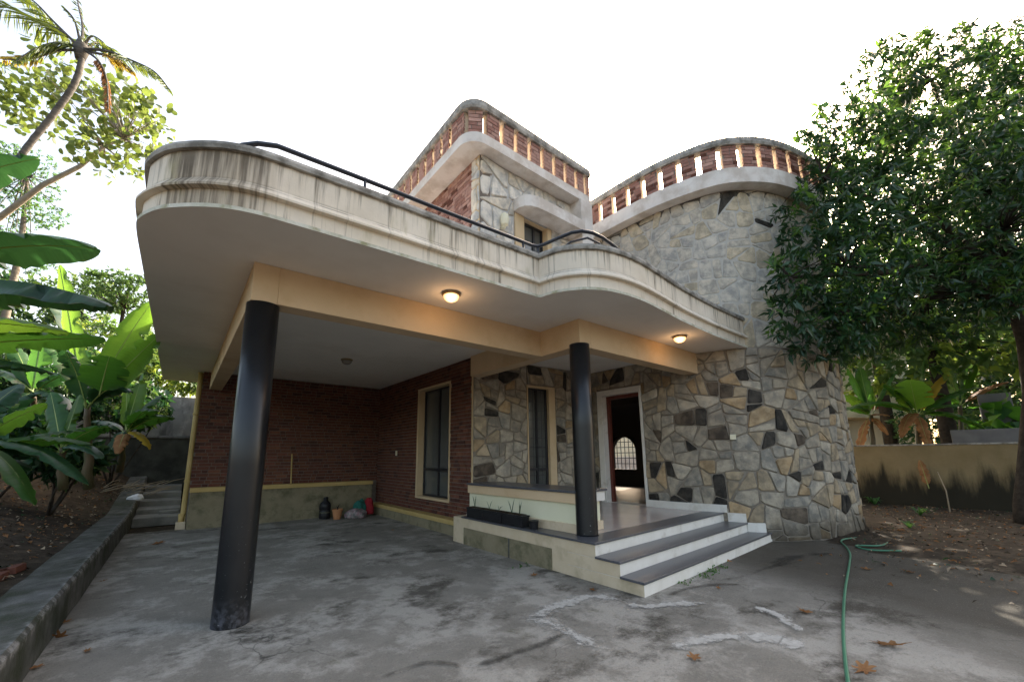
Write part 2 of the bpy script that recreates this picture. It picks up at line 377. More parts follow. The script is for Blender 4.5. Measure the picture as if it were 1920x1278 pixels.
def mortar_extra(T, cur, b):       # the upper storey was pointed in a paler cement
    z = T.math('ADD', T.xyz()[2], T.math('MULTIPLY', T.noise(2.0, 4), 0.5))
    return T.mix(T.maprange(z, 3.6, 4.4, 0, 1, True), cur, (0.45, 0.43, 0.39, 1))
m_smortar = mat('stone_mortar', (0.19, 0.163, 0.13), 0.95, (0.28, 0.245, 0.20), 5.0, 0.5, 40, 0.1, extra=mortar_extra)
m_umortar = mat('pale_stone_mortar', (0.46, 0.45, 0.43), 0.95, (0.55, 0.54, 0.52), 5.0, 0.5, 40, 0.1)
m_plinth = mat('mouldy_plinth', (0.21, 0.18, 0.115), 0.9, (0.29, 0.25, 0.165), 2.2, 0.3, 40, 0.15, extra=mould_extra)
BR = [mat('brick_red', (0.13, 0.054, 0.038), 0.9, (0.185, 0.078, 0.055), 12, 0.5, 60, 0.15, rand=0.25),
      mat('brick_dark', (0.08, 0.039, 0.031), 0.9, (0.12, 0.057, 0.045), 12, 0.5, 60, 0.15, rand=0.25),
      mat('brick_orange', (0.16, 0.07, 0.042), 0.9, (0.21, 0.095, 0.06), 12, 0.5, 60, 0.15, rand=0.2),
      mat('brick_pinkish', (0.31, 0.155, 0.12), 0.9, (0.39, 0.21, 0.17), 12, 0.5, 60, 0.15, rand=0.2),
      mat('brick_flare_pale', (0.43, 0.245, 0.19), 0.9, (0.51, 0.315, 0.26), 12, 0.5, 60, 0.15, rand=0.15)]  # upper brick, the sun's flare veil mixed into its colour as a paler tone
def foot_extra(T, cur, b):       # splashed earth and damp on the lowest courses
    z = T.math('ADD', T.xyz()[2], T.math('MULTIPLY', T.noise(3.0, 7, None, 0.7), -0.75))
    return T.mix(T.maprange(z, -0.42, 0.22, 0.88, 0, True), cur, (0.075, 0.06, 0.042, 1))
def stm(n, a, b, r=0.12): return mat('stone_' + n, (a[0] * 1.04, a[1] * 0.985, a[2] * 0.9), 0.92, (b[0] * 1.04, b[1] * 0.985, b[2] * 0.9), 7, 0.6, 26, 0.08, rand=r, var2=tuple(0.68 * q for q in a), scale2=5, extra=foot_extra)
ST = [stm('grey_beige', (0.33, 0.30, 0.25), (0.43, 0.395, 0.335)), stm('tan', (0.38, 0.315, 0.225), (0.47, 0.40, 0.30)),
      stm('grey', (0.30, 0.285, 0.25), (0.40, 0.38, 0.34)), stm('pale', (0.44, 0.405, 0.34), (0.54, 0.50, 0.43)),
      stm('rusty', (0.39, 0.285, 0.17), (0.44, 0.36, 0.255)), stm('charcoal', (0.042, 0.040, 0.037), (0.085, 0.080, 0.074)),
      stm('dark_brown', (0.10, 0.082, 0.066), (0.17, 0.145, 0.12))]
STU = [stm('pale_beige', (0.48, 0.45, 0.395), (0.58, 0.55, 0.49), 0.06), stm('pale_grey', (0.46, 0.445, 0.41), (0.56, 0.545, 0.505), 0.06), stm('pale_tan', (0.47, 0.415, 0.315), (0.56, 0.505, 0.41), 0.06)]  # pale upper tower stone, its colour lifted further for the sun flare
STW = [stm('white_grey', (0.66, 0.645, 0.61), (0.76, 0.745, 0.71), 0.06), stm('cream_grey', (0.64, 0.59, 0.51), (0.74, 0.70, 0.63), 0.06),
       stm('cool_grey', (0.57, 0.575, 0.57), (0.68, 0.685, 0.68), 0.06)]  # whitish stone of the upper front, whitened more to carry the flare haze
m_glass = mat('window_glass', (0.085, 0.092, 0.088), 0.08, (0.12, 0.125, 0.12), 0.7, spec=0.8)
m_curtain = mat('curtain_cloth', (0.30, 0.31, 0.29), 0.9, (0.38, 0.39, 0.36), 3)
m_redwood = mat('red_brown_wood', (0.105, 0.026, 0.018), 0.5, (0.15, 0.04, 0.026), 6, 0.1, 30, 0.4, stretch=(6, 6, 0.6))
m_door = mat('dark_door_wood', (0.06, 0.05, 0.035), 0.5, (0.09, 0.075, 0.055), 6, 0.1, 30, 0.4, stretch=(6, 6, 0.6))
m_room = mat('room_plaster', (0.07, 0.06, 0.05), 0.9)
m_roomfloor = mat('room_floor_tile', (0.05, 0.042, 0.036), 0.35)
m_ivory = mat('ivory_plastic', (0.72, 0.68, 0.50), 0.4)
m_greywall = mat('old_grey_wall', (0.13, 0.13, 0.125), 0.95, (0.21, 0.21, 0.20), 1.6, 0.5, 25, 0.1, extra=greywall_extra)
m_oldwall = mat('old_ochre_wall', (0.22, 0.165, 0.085), 0.95, (0.29, 0.225, 0.125), 1.5, 0.4, 25, 0.1, extra=oldwall_extra)
m_neigh = mat('neighbour_plaster', (0.72, 0.65, 0.47), 0.9, (0.78, 0.71, 0.54), 1.2)
m_slate = mat('dark_grey_slab', (0.12, 0.12, 0.125), 0.85, (0.18, 0.18, 0.18), 2)
m_redroof = mat('red_sheet', (0.35, 0.06, 0.05), 0.7)
m_hose = mat('green_hose', (0.045, 0.17, 0.10), 0.4, (0.06, 0.21, 0.125), 6, spec=0.4)
m_cement = mat('cement_splash', (0.42, 0.415, 0.395), 0.95, (0.58, 0.575, 0.55), 9, 0.3, 60, 0.1)
m_terra = mat('terracotta', (0.42, 0.19, 0.085), 0.85, (0.52, 0.25, 0.12), 6, 0.1)
m_blackpl = mat('black_plastic', (0.012, 0.012, 0.014), 0.4, (0.02, 0.02, 0.022), 8)
m_grime = mat('grey_green_strap', (0.09, 0.09, 0.06), 0.7)
m_redcloth = mat('red_cloth', (0.30, 0.02, 0.03), 0.9, (0.22, 0.015, 0.02), 9)
m_teal = mat('teal_cloth', (0.03, 0.17, 0.135), 0.9, (0.02, 0.11, 0.09), 9)
m_sack = mat('printed_sack', (0.45, 0.42, 0.40), 0.8, (0.30, 0.12, 0.17), 12, var2=(0.10, 0.13, 0.12), scale2=9)
m_plasticbag = mat('white_plastic', (0.72, 0.72, 0.74), 0.5)
m_stick = mat('dry_stick', (0.28, 0.22, 0.15), 0.9, (0.36, 0.29, 0.2), 9)
m_bark = mat('grey_bark', (0.14, 0.12, 0.10), 0.95, (0.26, 0.235, 0.20), 9, 0.8, 22, 0.1)
m_darkbark = mat('dark_bark', (0.028, 0.023, 0.018), 0.95, (0.06, 0.05, 0.04), 8, 0.8, 18, 0.1)
m_palebark = mat('pale_bark', (0.20, 0.18, 0.145), 0.95, (0.30, 0.27, 0.22), 6, 0.6, 22, 0.1)
m_palmbark = mat('palm_bark', (0.07, 0.066, 0.06), 0.95, (0.15, 0.142, 0.13), 4, 0.7, 20, 0.1, stretch=(0.5, 0.5, 5))
m_stem = mat('banana_stem', (0.06, 0.07, 0.028), 0.6, (0.11, 0.075, 0.042), 3, 0.2, 20, stretch=(3, 3, 0.7))
m_midrib = mat('banana_midrib', (0.25, 0.33, 0.09), 0.5, (0.33, 0.40, 0.13), 3)
L_ban = leafmat('banana_leaf', (0.022, 0.085, 0.016), (0.04, 0.13, 0.022), 0.42, 0.38, (0.16, 0.40, 0.03), veins=True)
L_bany = leafmat('young_banana_leaf', (0.055, 0.16, 0.02), (0.09, 0.22, 0.03), 0.5, 0.4, (0.34, 0.60, 0.05), veins=True)
L_band = leafmat('old_banana_leaf', (0.016, 0.055, 0.024), (0.028, 0.085, 0.034), 0.25, 0.35, (0.06, 0.18, 0.03), veins=True)
L_dry = leafmat('dry_leaf', (0.20, 0.095, 0.04), (0.33, 0.18, 0.085), 0.3, 0.8, (0.5, 0.25, 0.1), 6, 0.1)
L_yel = leafmat('yellow_leaf', (0.45, 0.30, 0.03), (0.55, 0.38, 0.05), 0.4, 0.6, (0.8, 0.5, 0.05))
L_mango = leafmat('glossy_dark_leaf', (0.009, 0.034, 0.013), (0.021, 0.060, 0.019), 0.18, 0.33, (0.09, 0.22, 0.03), 2.2, spec=0.5)
L_mangoy = leafmat('fresh_green_leaf', (0.03, 0.082, 0.017), (0.06, 0.13, 0.026), 0.42, 0.38, (0.26, 0.45, 0.05), 3)
L_broad = leafmat('broad_leaf', (0.04, 0.08, 0.018), (0.085, 0.125, 0.03), 0.5, 0.5, (0.30, 0.38, 0.07), 2)
L_feather = leafmat('feathery_leaf', (0.04, 0.11, 0.03), (0.07, 0.16, 0.045), 0.5, 0.5, (0.25, 0.50, 0.10), 2)
L_far = leafmat('far_leaf', (0.03, 0.075, 0.025), (0.055, 0.115, 0.035), 0.4, 0.6, (0.22, 0.36, 0.06), 1)
L_farb = leafmat('bright_far_leaf', (0.08, 0.15, 0.025), (0.13, 0.21, 0.04), 0.5, 0.6, (0.50, 0.62, 0.08), 1)
L_palm = leafmat('palm_leaflet', (0.035, 0.075, 0.015), (0.075, 0.115, 0.02), 0.4, 0.45, (0.30, 0.36, 0.04), 1.5)
L_palmy = leafmat('yellowing_palm_leaflet', (0.16, 0.13, 0.02), (0.30, 0.21, 0.03), 0.5, 0.5, (0.7, 0.5, 0.05), 1.5)

def emission_mat(name, col, strength):
    m = bpy.data.materials.new(name); m.use_nodes = True; b = m.node_tree.nodes['Principled BSDF']
    b.inputs['Base Color'].default_value = (0.8, 0.7, 0.55, 1); b.inputs['Emission Color'].default_value = (*col, 1); b.inputs['Emission Strength'].default_value = strength
    b.inputs['Roughness'].default_value = 0.3
    return m
m_lit = emission_mat('lit_globe', (1.0, 0.50, 0.19), 0.5)
_n = m_lit.node_tree; _lw = _n.nodes.new('ShaderNodeLayerWeight'); _mr = _n.nodes.new('ShaderNodeMapRange')      # the bulb glows through the middle of the frosted glass
_mr.inputs[1].default_value = 0.15; _mr.inputs[2].default_value = 0.75; _mr.inputs[3].default_value = 1.1; _mr.inputs[4].default_value = 0.22
_n.links.new(_lw.outputs['Facing'], _mr.inputs[0]); _n.links.new(_mr.outputs[0], _n.nodes['Principled BSDF'].inputs['Emission Strength'])
m_unlit = mat('unlit_globe', (0.30, 0.28, 0.24), 0.25, spec=0.5)
m_brass = mat('lamp_rim', (0.30, 0.22, 0.12), 0.4, metal=0.6)

# ------------------------------------------------------------------ the ground
def noise2(x, y, s=1.0, seed=0.0):
    v = Vector((x * s + seed, y * s - seed, seed * 0.37))
    from mathutils import noise as nz
    return nz.noise(v)
def grid(name, x0, x1, y0, y1, nx, ny, zf, m, kind='structure', keep=None):
    xs = np.linspace(x0, x1, nx); ys = np.linspace(y0, y1, ny)
    V = [(x, y, zf(x, y)) for y in ys for x in xs]; F = []
    for j in range(ny - 1):
        for i in range(nx - 1):
            if keep and not keep((xs[i] + xs[i + 1]) / 2, (ys[j] + ys[j + 1]) / 2): continue
            F.append((j * nx + i, j * nx + i + 1, (j + 1) * nx + i + 1, (j + 1) * nx + i))
    o = np_mesh(name, V, F, m, smooth=True); o['kind'] = kind; return o
g = MB(); g.poly([(-300, -300, -0.06), (300, -300, -0.06), (300, 300, -0.06), (-300, 300, -0.06)])
tag(g.build('ground', m_soil), kind='structure')
# concrete drive: an uneven sheet, ragged on its right-hand side
def drive_edge(y): return 8.6 + 0.45 * (y + 3) + 0.5 * noise2(0, y, 0.8, 3) if y < 0 else 12
grid('driveway', -1.27, 12.5, -9, 7.1, 70, 80, lambda x, y: 0.004 * noise2(x, y, 1.1, 2), m_drive, keep=lambda x, y: x < drive_edge(y))
# earth beside the house and beyond the drive
grid('earth', 7.4, 24, -12, 9, 90, 100, lambda x, y: -0.02 + max(0.0, min(0.06, (x - drive_edge(y)) * 0.06)) + 0.035 * noise2(x, y, 1.3, 5) * min(1, max(0, x - drive_edge(y))), m_soil, keep=lambda x, y: x > drive_edge(y) - 0.5)
# planted bank left of the kerb
def kerb_top(y): return 0.34 if y < 8.2 else 0.34 + (y - 8.2) * 0.14
def bank_z(x, y):
    a = max(0.0, -1.72 - x)
    return kerb_top(y) - 0.05 + 0.13 * a + 0.05 * max(0, y) * min(1, a / 1.5) + 0.05 * min(1, a * 2) * noise2(x, y, 0.9, 8) + 0.03 * noise2(x, y, 3.1, 1)
grid('earth_bank', -16, -1.70, -8, 13.2, 80, 110, bank_z, m_soil)

# retaining kerb wall along the bank
rw = thing('retaining_wall', 'low rough concrete retaining wall along the planted bank', 'wall', (-1.5, 3, 0))
mb = MB(); ys = [-8 + 0.35 * k for k in range(61)]
prof = []
for y in ys:
    w = 0.012 * noise2(0, y, 2.3, 4); h = kerb_top(y) + 0.012 * noise2(1, y, 3, 9)
    prof.append([(-1.265 + w, y, -0.05), (-1.285 + w, y, h - 0.03), (-1.31 + w, y, h), (-1.70 + w * 2, y, h - 0.012), (-1.73, y, -0.05)])
for a, b in zip(prof, prof[1:]):
    for k in range(4): mb.poly([a[k], b[k], b[k + 1], a[k + 1]])
mb.poly(prof[0]); mb.poly(list(reversed(prof[-1])))
mb.build('wall_core', m_kerb, rw)
# side path climbing behind the house
pth = MB()
for k, (y0, y1, z) in enumerate(((8.42, 9.3, 0.16), (9.303, 10.2, 0.28), (10.203, 11.1, 0.42), (11.103, 12.0, 0.57), (12.003, 13.0, 0.72))):
    pth.box((-1.262, y0, -0.05), (-0.36, y1, z))
tag(pth.build('path', m_path, bevel=0.015), kind='structure')
slab_o = MB(); slab_o.box((-0.80, 9.06, 0.16), (-0.40, 9.26, 0.235)); tag(slab_o.build('stone_slab', m_path, bevel=0.012), 'short stone slab lying on the side path by the yellow pipe', 'slab')

# ------------------------------------------------------------------ the house
ZS, ZT = 3.63, 7.10
house = thing('house', 'two storey house of brick and stone with curved stained balcony and carport', 'house', (0, 0, 0))
house_bricks, house_stones = [], []      # gathered first, the largest become single parts
def clip_rect(r, holes):
    out = [r]
    for a, b, c, d in holes:
        nx = []
        for (s0, s1, z0, z1) in out:
            if s1 <= a or s0 >= b or z1 <= c or z0 >= d: nx.append((s0, s1, z0, z1)); continue
            if s0 < a: nx.append((s0, a, z0, z1))
            if s1 > b: nx.append((b, s1, z0, z1))
            m0, m1 = max(s0, a), min(s1, b)
            if z0 < c: nx.append((m0, m1, z0, c))
            if z1 > d: nx.append((m0, m1, d, z1))
        out = nx
    return out
def lay_bricks(part, path, z0, z1, holes=(), seed=0, s0=0.0, s1=None, proud=0.012, palette=(0, 0, 0, 0, 1, 2)):
    r = random.Random(seed); s1 = path.len if s1 is None else s1; z = z0; row = 0
    while z < z1 - 0.02:
        h = min(0.066, z1 - z - 0.004); s = s0 - r.random() * 0.12; k = row % 2
        while s < s1:
            w = (0.112 if (k % 2) else 0.228) if r.random() < 0.85 else 0.228
            for (a, b, c, d) in clip_rect((max(s, s0), min(s + w, s1), z, z + h), holes):
                if b - a > 0.03 and d - c > 0.025: house_bricks.append((part, path, a, b, c, d, proud + r.uniform(-0.004, 0.004), r.choice(palette)))
            s += w + 0.014; k += 1
        z += 0.080; row += 1
def clip_half(poly, p, n):       # keep the side with (x-p).n <= 0
    out = []
    for i in range(len(poly)):
        a, b = poly[i], poly[(i + 1) % len(poly)]
        da = (a[0] - p[0]) * n[0] + (a[1] - p[1]) * n[1]; db = (b[0] - p[0]) * n[0] + (b[1] - p[1]) * n[1]
        if da <= 0: out.append(a)
        if (da < 0 < db) or (db < 0 < da):
            t = da / (da - db); out.append((a[0] + (b[0] - a[0]) * t, a[1] + (b[1] - a[1]) * t))
    return out
def area(p): return 0.5 * sum(p[i][0] * p[(i + 1) % len(p)][1] - p[(i + 1) % len(p)][0] * p[i][1] for i in range(len(p)))
def poly_minus(poly, hole):
    a, b, c, d = hole
    xs = [q[0] for q in poly]; zs = [q[1] for q in poly]
    if max(xs) <= a or min(xs) >= b or max(zs) <= c or min(zs) >= d: return [poly]
    L = clip_half(poly, (a, 0), (1, 0)); R = clip_half(poly, (b, 0), (-1, 0))
    mid = clip_half(clip_half(poly, (a, 0), (-1, 0)), (b, 0), (1, 0))
    B = clip_half(mid, (0, c), (0, 1)) if mid else []; Tt = clip_half(mid, (0, d), (0, -1)) if mid else []
    return [q for q in (L, R, B, Tt) if len(q) > 2 and area(q) > 0.004]
def split_poly(poly, target, r, out, depth=0):
    ar = area(poly)
    if ar < target * r.uniform(0.75, 1.9) or depth > 5: out.append(poly); return
    cx = sum(q[0] for q in poly) / len(poly); cz = sum(q[1] for q in poly) / len(poly)
    w = max(q[0] for q in poly) - min(q[0] for q in poly); h = max(q[1] for q in poly) - min(q[1] for q in poly)
    an = (0.0 if w > h * r.uniform(0.9, 1.15) else math.pi / 2) + r.gauss(0, 0.17)
    n = (math.cos(an), math.sin(an)); p = (cx + r.uniform(-.12, .12) * w, cz + r.uniform(-.12, .12) * h)
    A = clip_half(poly, p, n); B = clip_half(poly, p, (-n[0], -n[1]))
    for q in (A, B):
        if len(q) > 2 and area(q) > 0.003: split_poly(q, target, r, out, depth + 1)
def lay_stones(part, path, z0, z1, holes, seed, pick, s0=0.0, s1=None, cell=0.34, gap=0.008, rise=0.024, soft=(0.05, 0.15)):
    r = random.Random(seed); s1 = path.len if s1 is None else s1; sites = []; big = cell * 1.75
    rows = max(1, int(round((z1 - z0) / big))); cols = max(1, int(round((s1 - s0) / big)))
    for j in range(-1, rows + 1):
        for i in range(-1, cols + 2):
            x = s0 + (i + 0.5 * (j % 2) + r.uniform(-0.36, 0.36)) * (s1 - s0) / cols; z = z0 + (j + 0.5 + r.uniform(-0.36, 0.36)) * (z1 - z0) / rows
            sites.append((x, z, r.uniform(0, 0.3 * big) ** 2))
    A = np.array(sites)
    for k, (x, z, w) in enumerate(sites):
        if not (s0 - 0.5 < x < s1 + 0.5 and z0 - 0.5 < z < z1 + 0.5): continue
        poly = [(max(s0, x - 1.5), max(z0, z - 1.5)), (min(s1, x + 1.5), max(z0, z - 1.5)), (min(s1, x + 1.5), min(z1, z + 1.5)), (max(s0, x - 1.5), min(z1, z + 1.5))]
        d2 = (A[:, 0] - x) ** 2 + (A[:, 1] - z) ** 2
        for q in np.argsort(d2)[1:22]:
            qx, qz, qw = sites[q]; dx, dz = qx - x, qz - z; L2 = dx * dx + dz * dz
            if L2 < 1e-6: continue
            t = 0.5 + (w - qw) / (2 * L2)
            poly = clip_half(poly, (x + dx * t, z + dz * t), (dx, dz))
            if len(poly) < 3: break
        if len(poly) < 3: continue
        parts = []; split_poly(poly, cell * cell * 0.78, r, parts)
        for h in holes: parts = [x2 for p in parts for x2 in poly_minus(p, h)]
        for p in parts:
            if area(p) < 0.005: continue
            ins = p
            for i in range(len(p)):
                a, b = p[i], p[(i + 1) % len(p)]; ex, ez = b[0] - a[0], b[1] - a[1]; l = math.hypot(ex, ez)
                if l < 1e-6: continue
                tw = r.gauss(0, 0.05); ex, ez = ex - ez * tw, ez + ex * tw; l = math.hypot(ex, ez)
                nx, nz = ez / l, -ex / l; gg = gap * r.uniform(0.5, 1.7) + abs(tw) * l * 0.2
                mx, mz = (a[0] + b[0]) / 2, (a[1] + b[1]) / 2
                ins = clip_half(ins, (mx - nx * gg, mz - nz * gg), (nx, nz))
                if len(ins) < 3: break
            if len(ins) < 3 or area(ins) < 0.003: continue
            cxm = sum(q[0] for q in ins) / len(ins); czm = sum(q[1] for q in ins) / len(ins)
            rd = []
            for i in range(len(ins)):
                a, b, c = ins[i - 1], ins[i], ins[(i + 1) % len(ins)]
                f = r.uniform(*soft); j_ = 0.004
                rd.append((b[0] + (a[0] - b[0]) * f + r.uniform(-j_, j_), b[1] + (a[1] - b[1]) * f + r.uniform(-j_, j_)))
                rd.append((b[0] + (c[0] - b[0]) * f + r.uniform(-j_, j_), b[1] + (c[1] - b[1]) * f + r.uniform(-j_, j_)))
            house_stones.append((part, path, rd, rise * r.uniform(0.6, 1.5), pick(r, cxm, czm), r.random()))
def stone_geo(mb, path, poly, rise, mi, j):
    n = len(poly); cxm = sum(q[0] for q in poly) / n; czm = sum(q[1] for q in poly) / n
    dia = math.sqrt(abs(area(poly))); k = max(0.6, 1 - 0.022 / max(dia, 0.06))
    o0 = len(mb.v)
    for q in poly: mb.v.append(tuple(path.at(q[0], q[1], 0.0)))
    for q in poly: mb.v.append(tuple(path.at(q[0] + (cxm - q[0]) * 0.02, q[1] + (czm - q[1]) * 0.02, rise * 0.55)))
    for q in poly: mb.v.append(tuple(path.at(cxm + (q[0] - cxm) * k, czm + (q[1] - czm) * k, rise)))
    mb.v.append(tuple(path.at(cxm + (j - 0.5) * 0.05, czm, rise * (1.0 + 0.35 * j))))
    for i in range(n):
        i2 = (i + 1) % n
        mb.face((o0 + i, o0 + i2, o0 + n + i2, o0 + n + i), mi); mb.face((o0 + n + i, o0 + n + i2, o0 + 2 * n + i2, o0 + 2 * n + i), mi)
        mb.face((o0 + 2 * n + i, o0 + 2 * n + i2, o0 + 3 * n), mi)

# ---- wall paths
P_side = Path([(4.15, 7.1), (4.15, 2.10)])
P_back = Path([(-0.28, 7.1), (4.15, 7.1)])
P_porch = Path([(4.15, 2.03), (7.585, 1.72)])
tower_pts = [Vector((7.56, 2.6, 0))] + [Vector((7.575, 1.75, 0))] + catmull([(7.575, 1.2), (7.58, .4), (7.61, -.3), (7.69, -.8), (7.80, -1.2), (7.96, -1.6), (8.2, -1.88), (8.6, -2.17), (9.1, -2.38), (9.7, -2.53), (10.35, -2.61), (11.0, -2.55), (11.7, -2.28), (12.25, -1.75), (12.5, -1.0), (12.55, 0)], 4) + [Vector((12.55, 3.0, 0))]
P_tower = Path([(p.x, p.y) for p in tower_pts])
P_upf = Path([(3.28, 0.58), (6.15, 0.66)])
P_upl = Path([(3.28, 5.5), (3.28, 0.58)])

# ---- balcony slab, fascia, coping
out_a = catmull([(-1.10, 9.0), (-1.09, 5.0), (-1.09, 2.2), (-1.09, 0.6), (-1.085, -0.2), (-1.045, -0.43), (-0.93, -0.66), (-0.79, -0.815), (-0.6, -0.965), (-0.41, -1.06), (-0.2, -1.105), (0.08, -1.12), (0.88, -1.15), (1.76, -1.17), (3.01, -1.21)], 4)
out_b = catmull([(3.01, -1.21), (3.09, -1.5), (3.3, -1.76), (3.63, -1.92), (4.15, -1.975), (4.8, -1.93), (5.5, -1.86), (6.72, -1.80), (8.35, -1.80)], 5)
outline = out_a + out_b[1:]
P_slab = Path([(p.x, p.y) for p in outline])
for i in range(len(P_slab.n)):          # miter at the sharp notch
    if i == len(out_a) - 1: P_slab.n[i] = P_slab.n[i] * 1.12
def sweep(path, prof, t_uv0=0.0, mi=None, closed=False):
    m = MB()
    for i in range(len(path.p) - 1):
        for k in range(len(prof) - 1):
            (d0, z0), (d1, z1) = prof[k], prof[k + 1]
            a = path.p[i] + path.n[i] * d0; b = path.p[i + 1] + path.n[i + 1] * d0; c = path.p[i + 1] + path.n[i + 1] * d1; d = path.p[i] + path.n[i] * d1
            m.poly([(a.x, a.y, z0), (b.x, b.y, z0), (c.x, c.y, z1), (d.x, d.y, z1)], 0 if mi is None else mi[k],
                   [(path.c[i], z0), (path.c[i + 1], z0), (path.c[i + 1], z1 + 0.5 * abs(d1 - d0)), (path.c[i], z1 + 0.5 * abs(d1 - d0))])
    return m
# P_slab's normals point out of the building (right-hand side of the run)
fz = [(-0.07, ZS), (0.0, ZS), (0.0, ZS + 0.035), (-0.028, ZS + 0.045), (-0.028, ZS + 0.19), (0.028, ZS + 0.195), (0.03, ZS + 0.215), (-0.03, ZS + 0.30), (-0.03, ZS + 0.565), (-0.15, ZS + 0.565), (-0.15, ZS + 0.10)]
fa = sweep(P_slab, fz, mi=[2, 1, 1, 0, 0, 0, 0, 0, 0, 0])
fascia = fa.build('balcony_fascia', [m_fascia, m_lip, m_soffit], house, fix=False)
cp = sweep(P_slab, [(-0.17, ZS + 0.566), (0.005, ZS + 0.566), (0.012, ZS + 0.60), (0.0, ZS + 0.635), (-0.16, ZS + 0.64), (-0.17, ZS + 0.566)])
cp.build('coping', m_cope, house, fix=False)
# keep the slab a hair inside the fascia
soffit = MB(); inner = [(P_slab.p[i] - P_slab.n[i] * 0.04) for i in range(len(P_slab.p))]
soffit.prism([(p.x, p.y) for p in inner] + [(8.35, 1.0), (7.58, 2.0), (7.58, 7.3), (4.3, 9.0)], ZS + 0.001, ZS + 0.105)
soffit.build('balcony_slab', m_soffit, house)

# ---- beams under the slab
bm_ = MB(); Zb = 3.2
bm_.box((-0.135, -0.10, Zb), (0.115, 7.09, ZS - 0.001)); bm_.build('beam', m_beam, house, bevel=0.006)
bm_ = MB(); bm_.box((0.1155, -0.102, Zb + 0.001), (4.07, 0.145, ZS - 0.001)); bm_.build('beam', m_beam, house, bevel=0.006)
bm_ = MB(); bm_.box((4.0705, -0.96, Zb - 0.001), (4.33, 2.02, ZS - 0.001)); bm_.build('beam', m_beam, house, bevel=0.006)
bm_ = MB(); bm_.box((4.3305, -0.962, Zb), (7.95, -0.70, ZS - 0.001)); bm_.build('beam', m_beam, house, bevel=0.006)

# ---- pillars
def pillar(x, y, r, z0, z1):
    m = MB(); m.lathe((x, y, 0), [(r * 1.03, z0), (r * 1.0, z0 + 0.03), (r, z0 + 1.5), (r, z1)], 40)
    return m.build('pillar', m_black, house, smooth=False)
for o in (pillar(0.0, 0.025, 0.160, -0.02, Zb - 0.0015), pillar(4.17 - 0.14, -0.98, 0.150, 0.47, Zb - 0.003)):
    for p in o.data.polygons: p.use_smooth = len(p.vertices) == 4
# ---- walls of the carport: back and side, of brick
WIN_C = (7.1 - 4.44, 7.1 - 2.95, 0.63, 3.2)       # opening along P_side
m = MB(); wall_strip(m, P_back, -0.05, ZS, 0.22); wb = m.build('brick_wall', m_mortar, house)
m = MB(); wall_strip(m, P_side, -0.05, ZS, 0.24, [WIN_C], 0, 1); wsd = m.build('brick_wall', [m_mortar, m_trim], house)
lay_bricks(wb, P_back, 0.90, ZS, seed=1, palette=(0, 0, 0, 1, 2))
trimC = (WIN_C[0] - 0.07, WIN_C[1] + 0.04, WIN_C[2] - 0.06, WIN_C[3] + 0.06)
lay_bricks(wsd, P_side, 0.30, ZS, [trimC], seed=2)
# plinths and ledges
m = MB(); m.box((-0.26, 6.84, -0.03), (3.93, 7.085, 0.80)); m.build('plinth', m_plinth, house, bevel=0.01)
m = MB(); m.box((-0.27, 6.825, 0.8005), (3.94, 7.087, 0.90)); m.build('plinth_cap', m_ochre, house, bevel=0.01)
m = MB(); m.box((3.93, 1.62, -0.03), (4.146, 7.08, 0.20)); m.build('plinth', m_plinth, house, bevel=0.01)
m = MB(); m.box((3.915, 1.62, 0.2005), (4.148, 6.82, 0.295)); m.build('plinth_cap', m_ochre, house, bevel=0.01)
# left corner pier and side wall running to the back
m = MB(); m.box((-0.27, 7.33, -0.05), (-0.03, 13.0, ZS - 0.002)); m.build('side_wall', m_ochre, house)
# house body that closes the building behind
m = MB(); m.box((0.0, 8.5, 0), (12.0, 8.7, ZS - 0.004)); m.build('rear_wall', m_room, house)
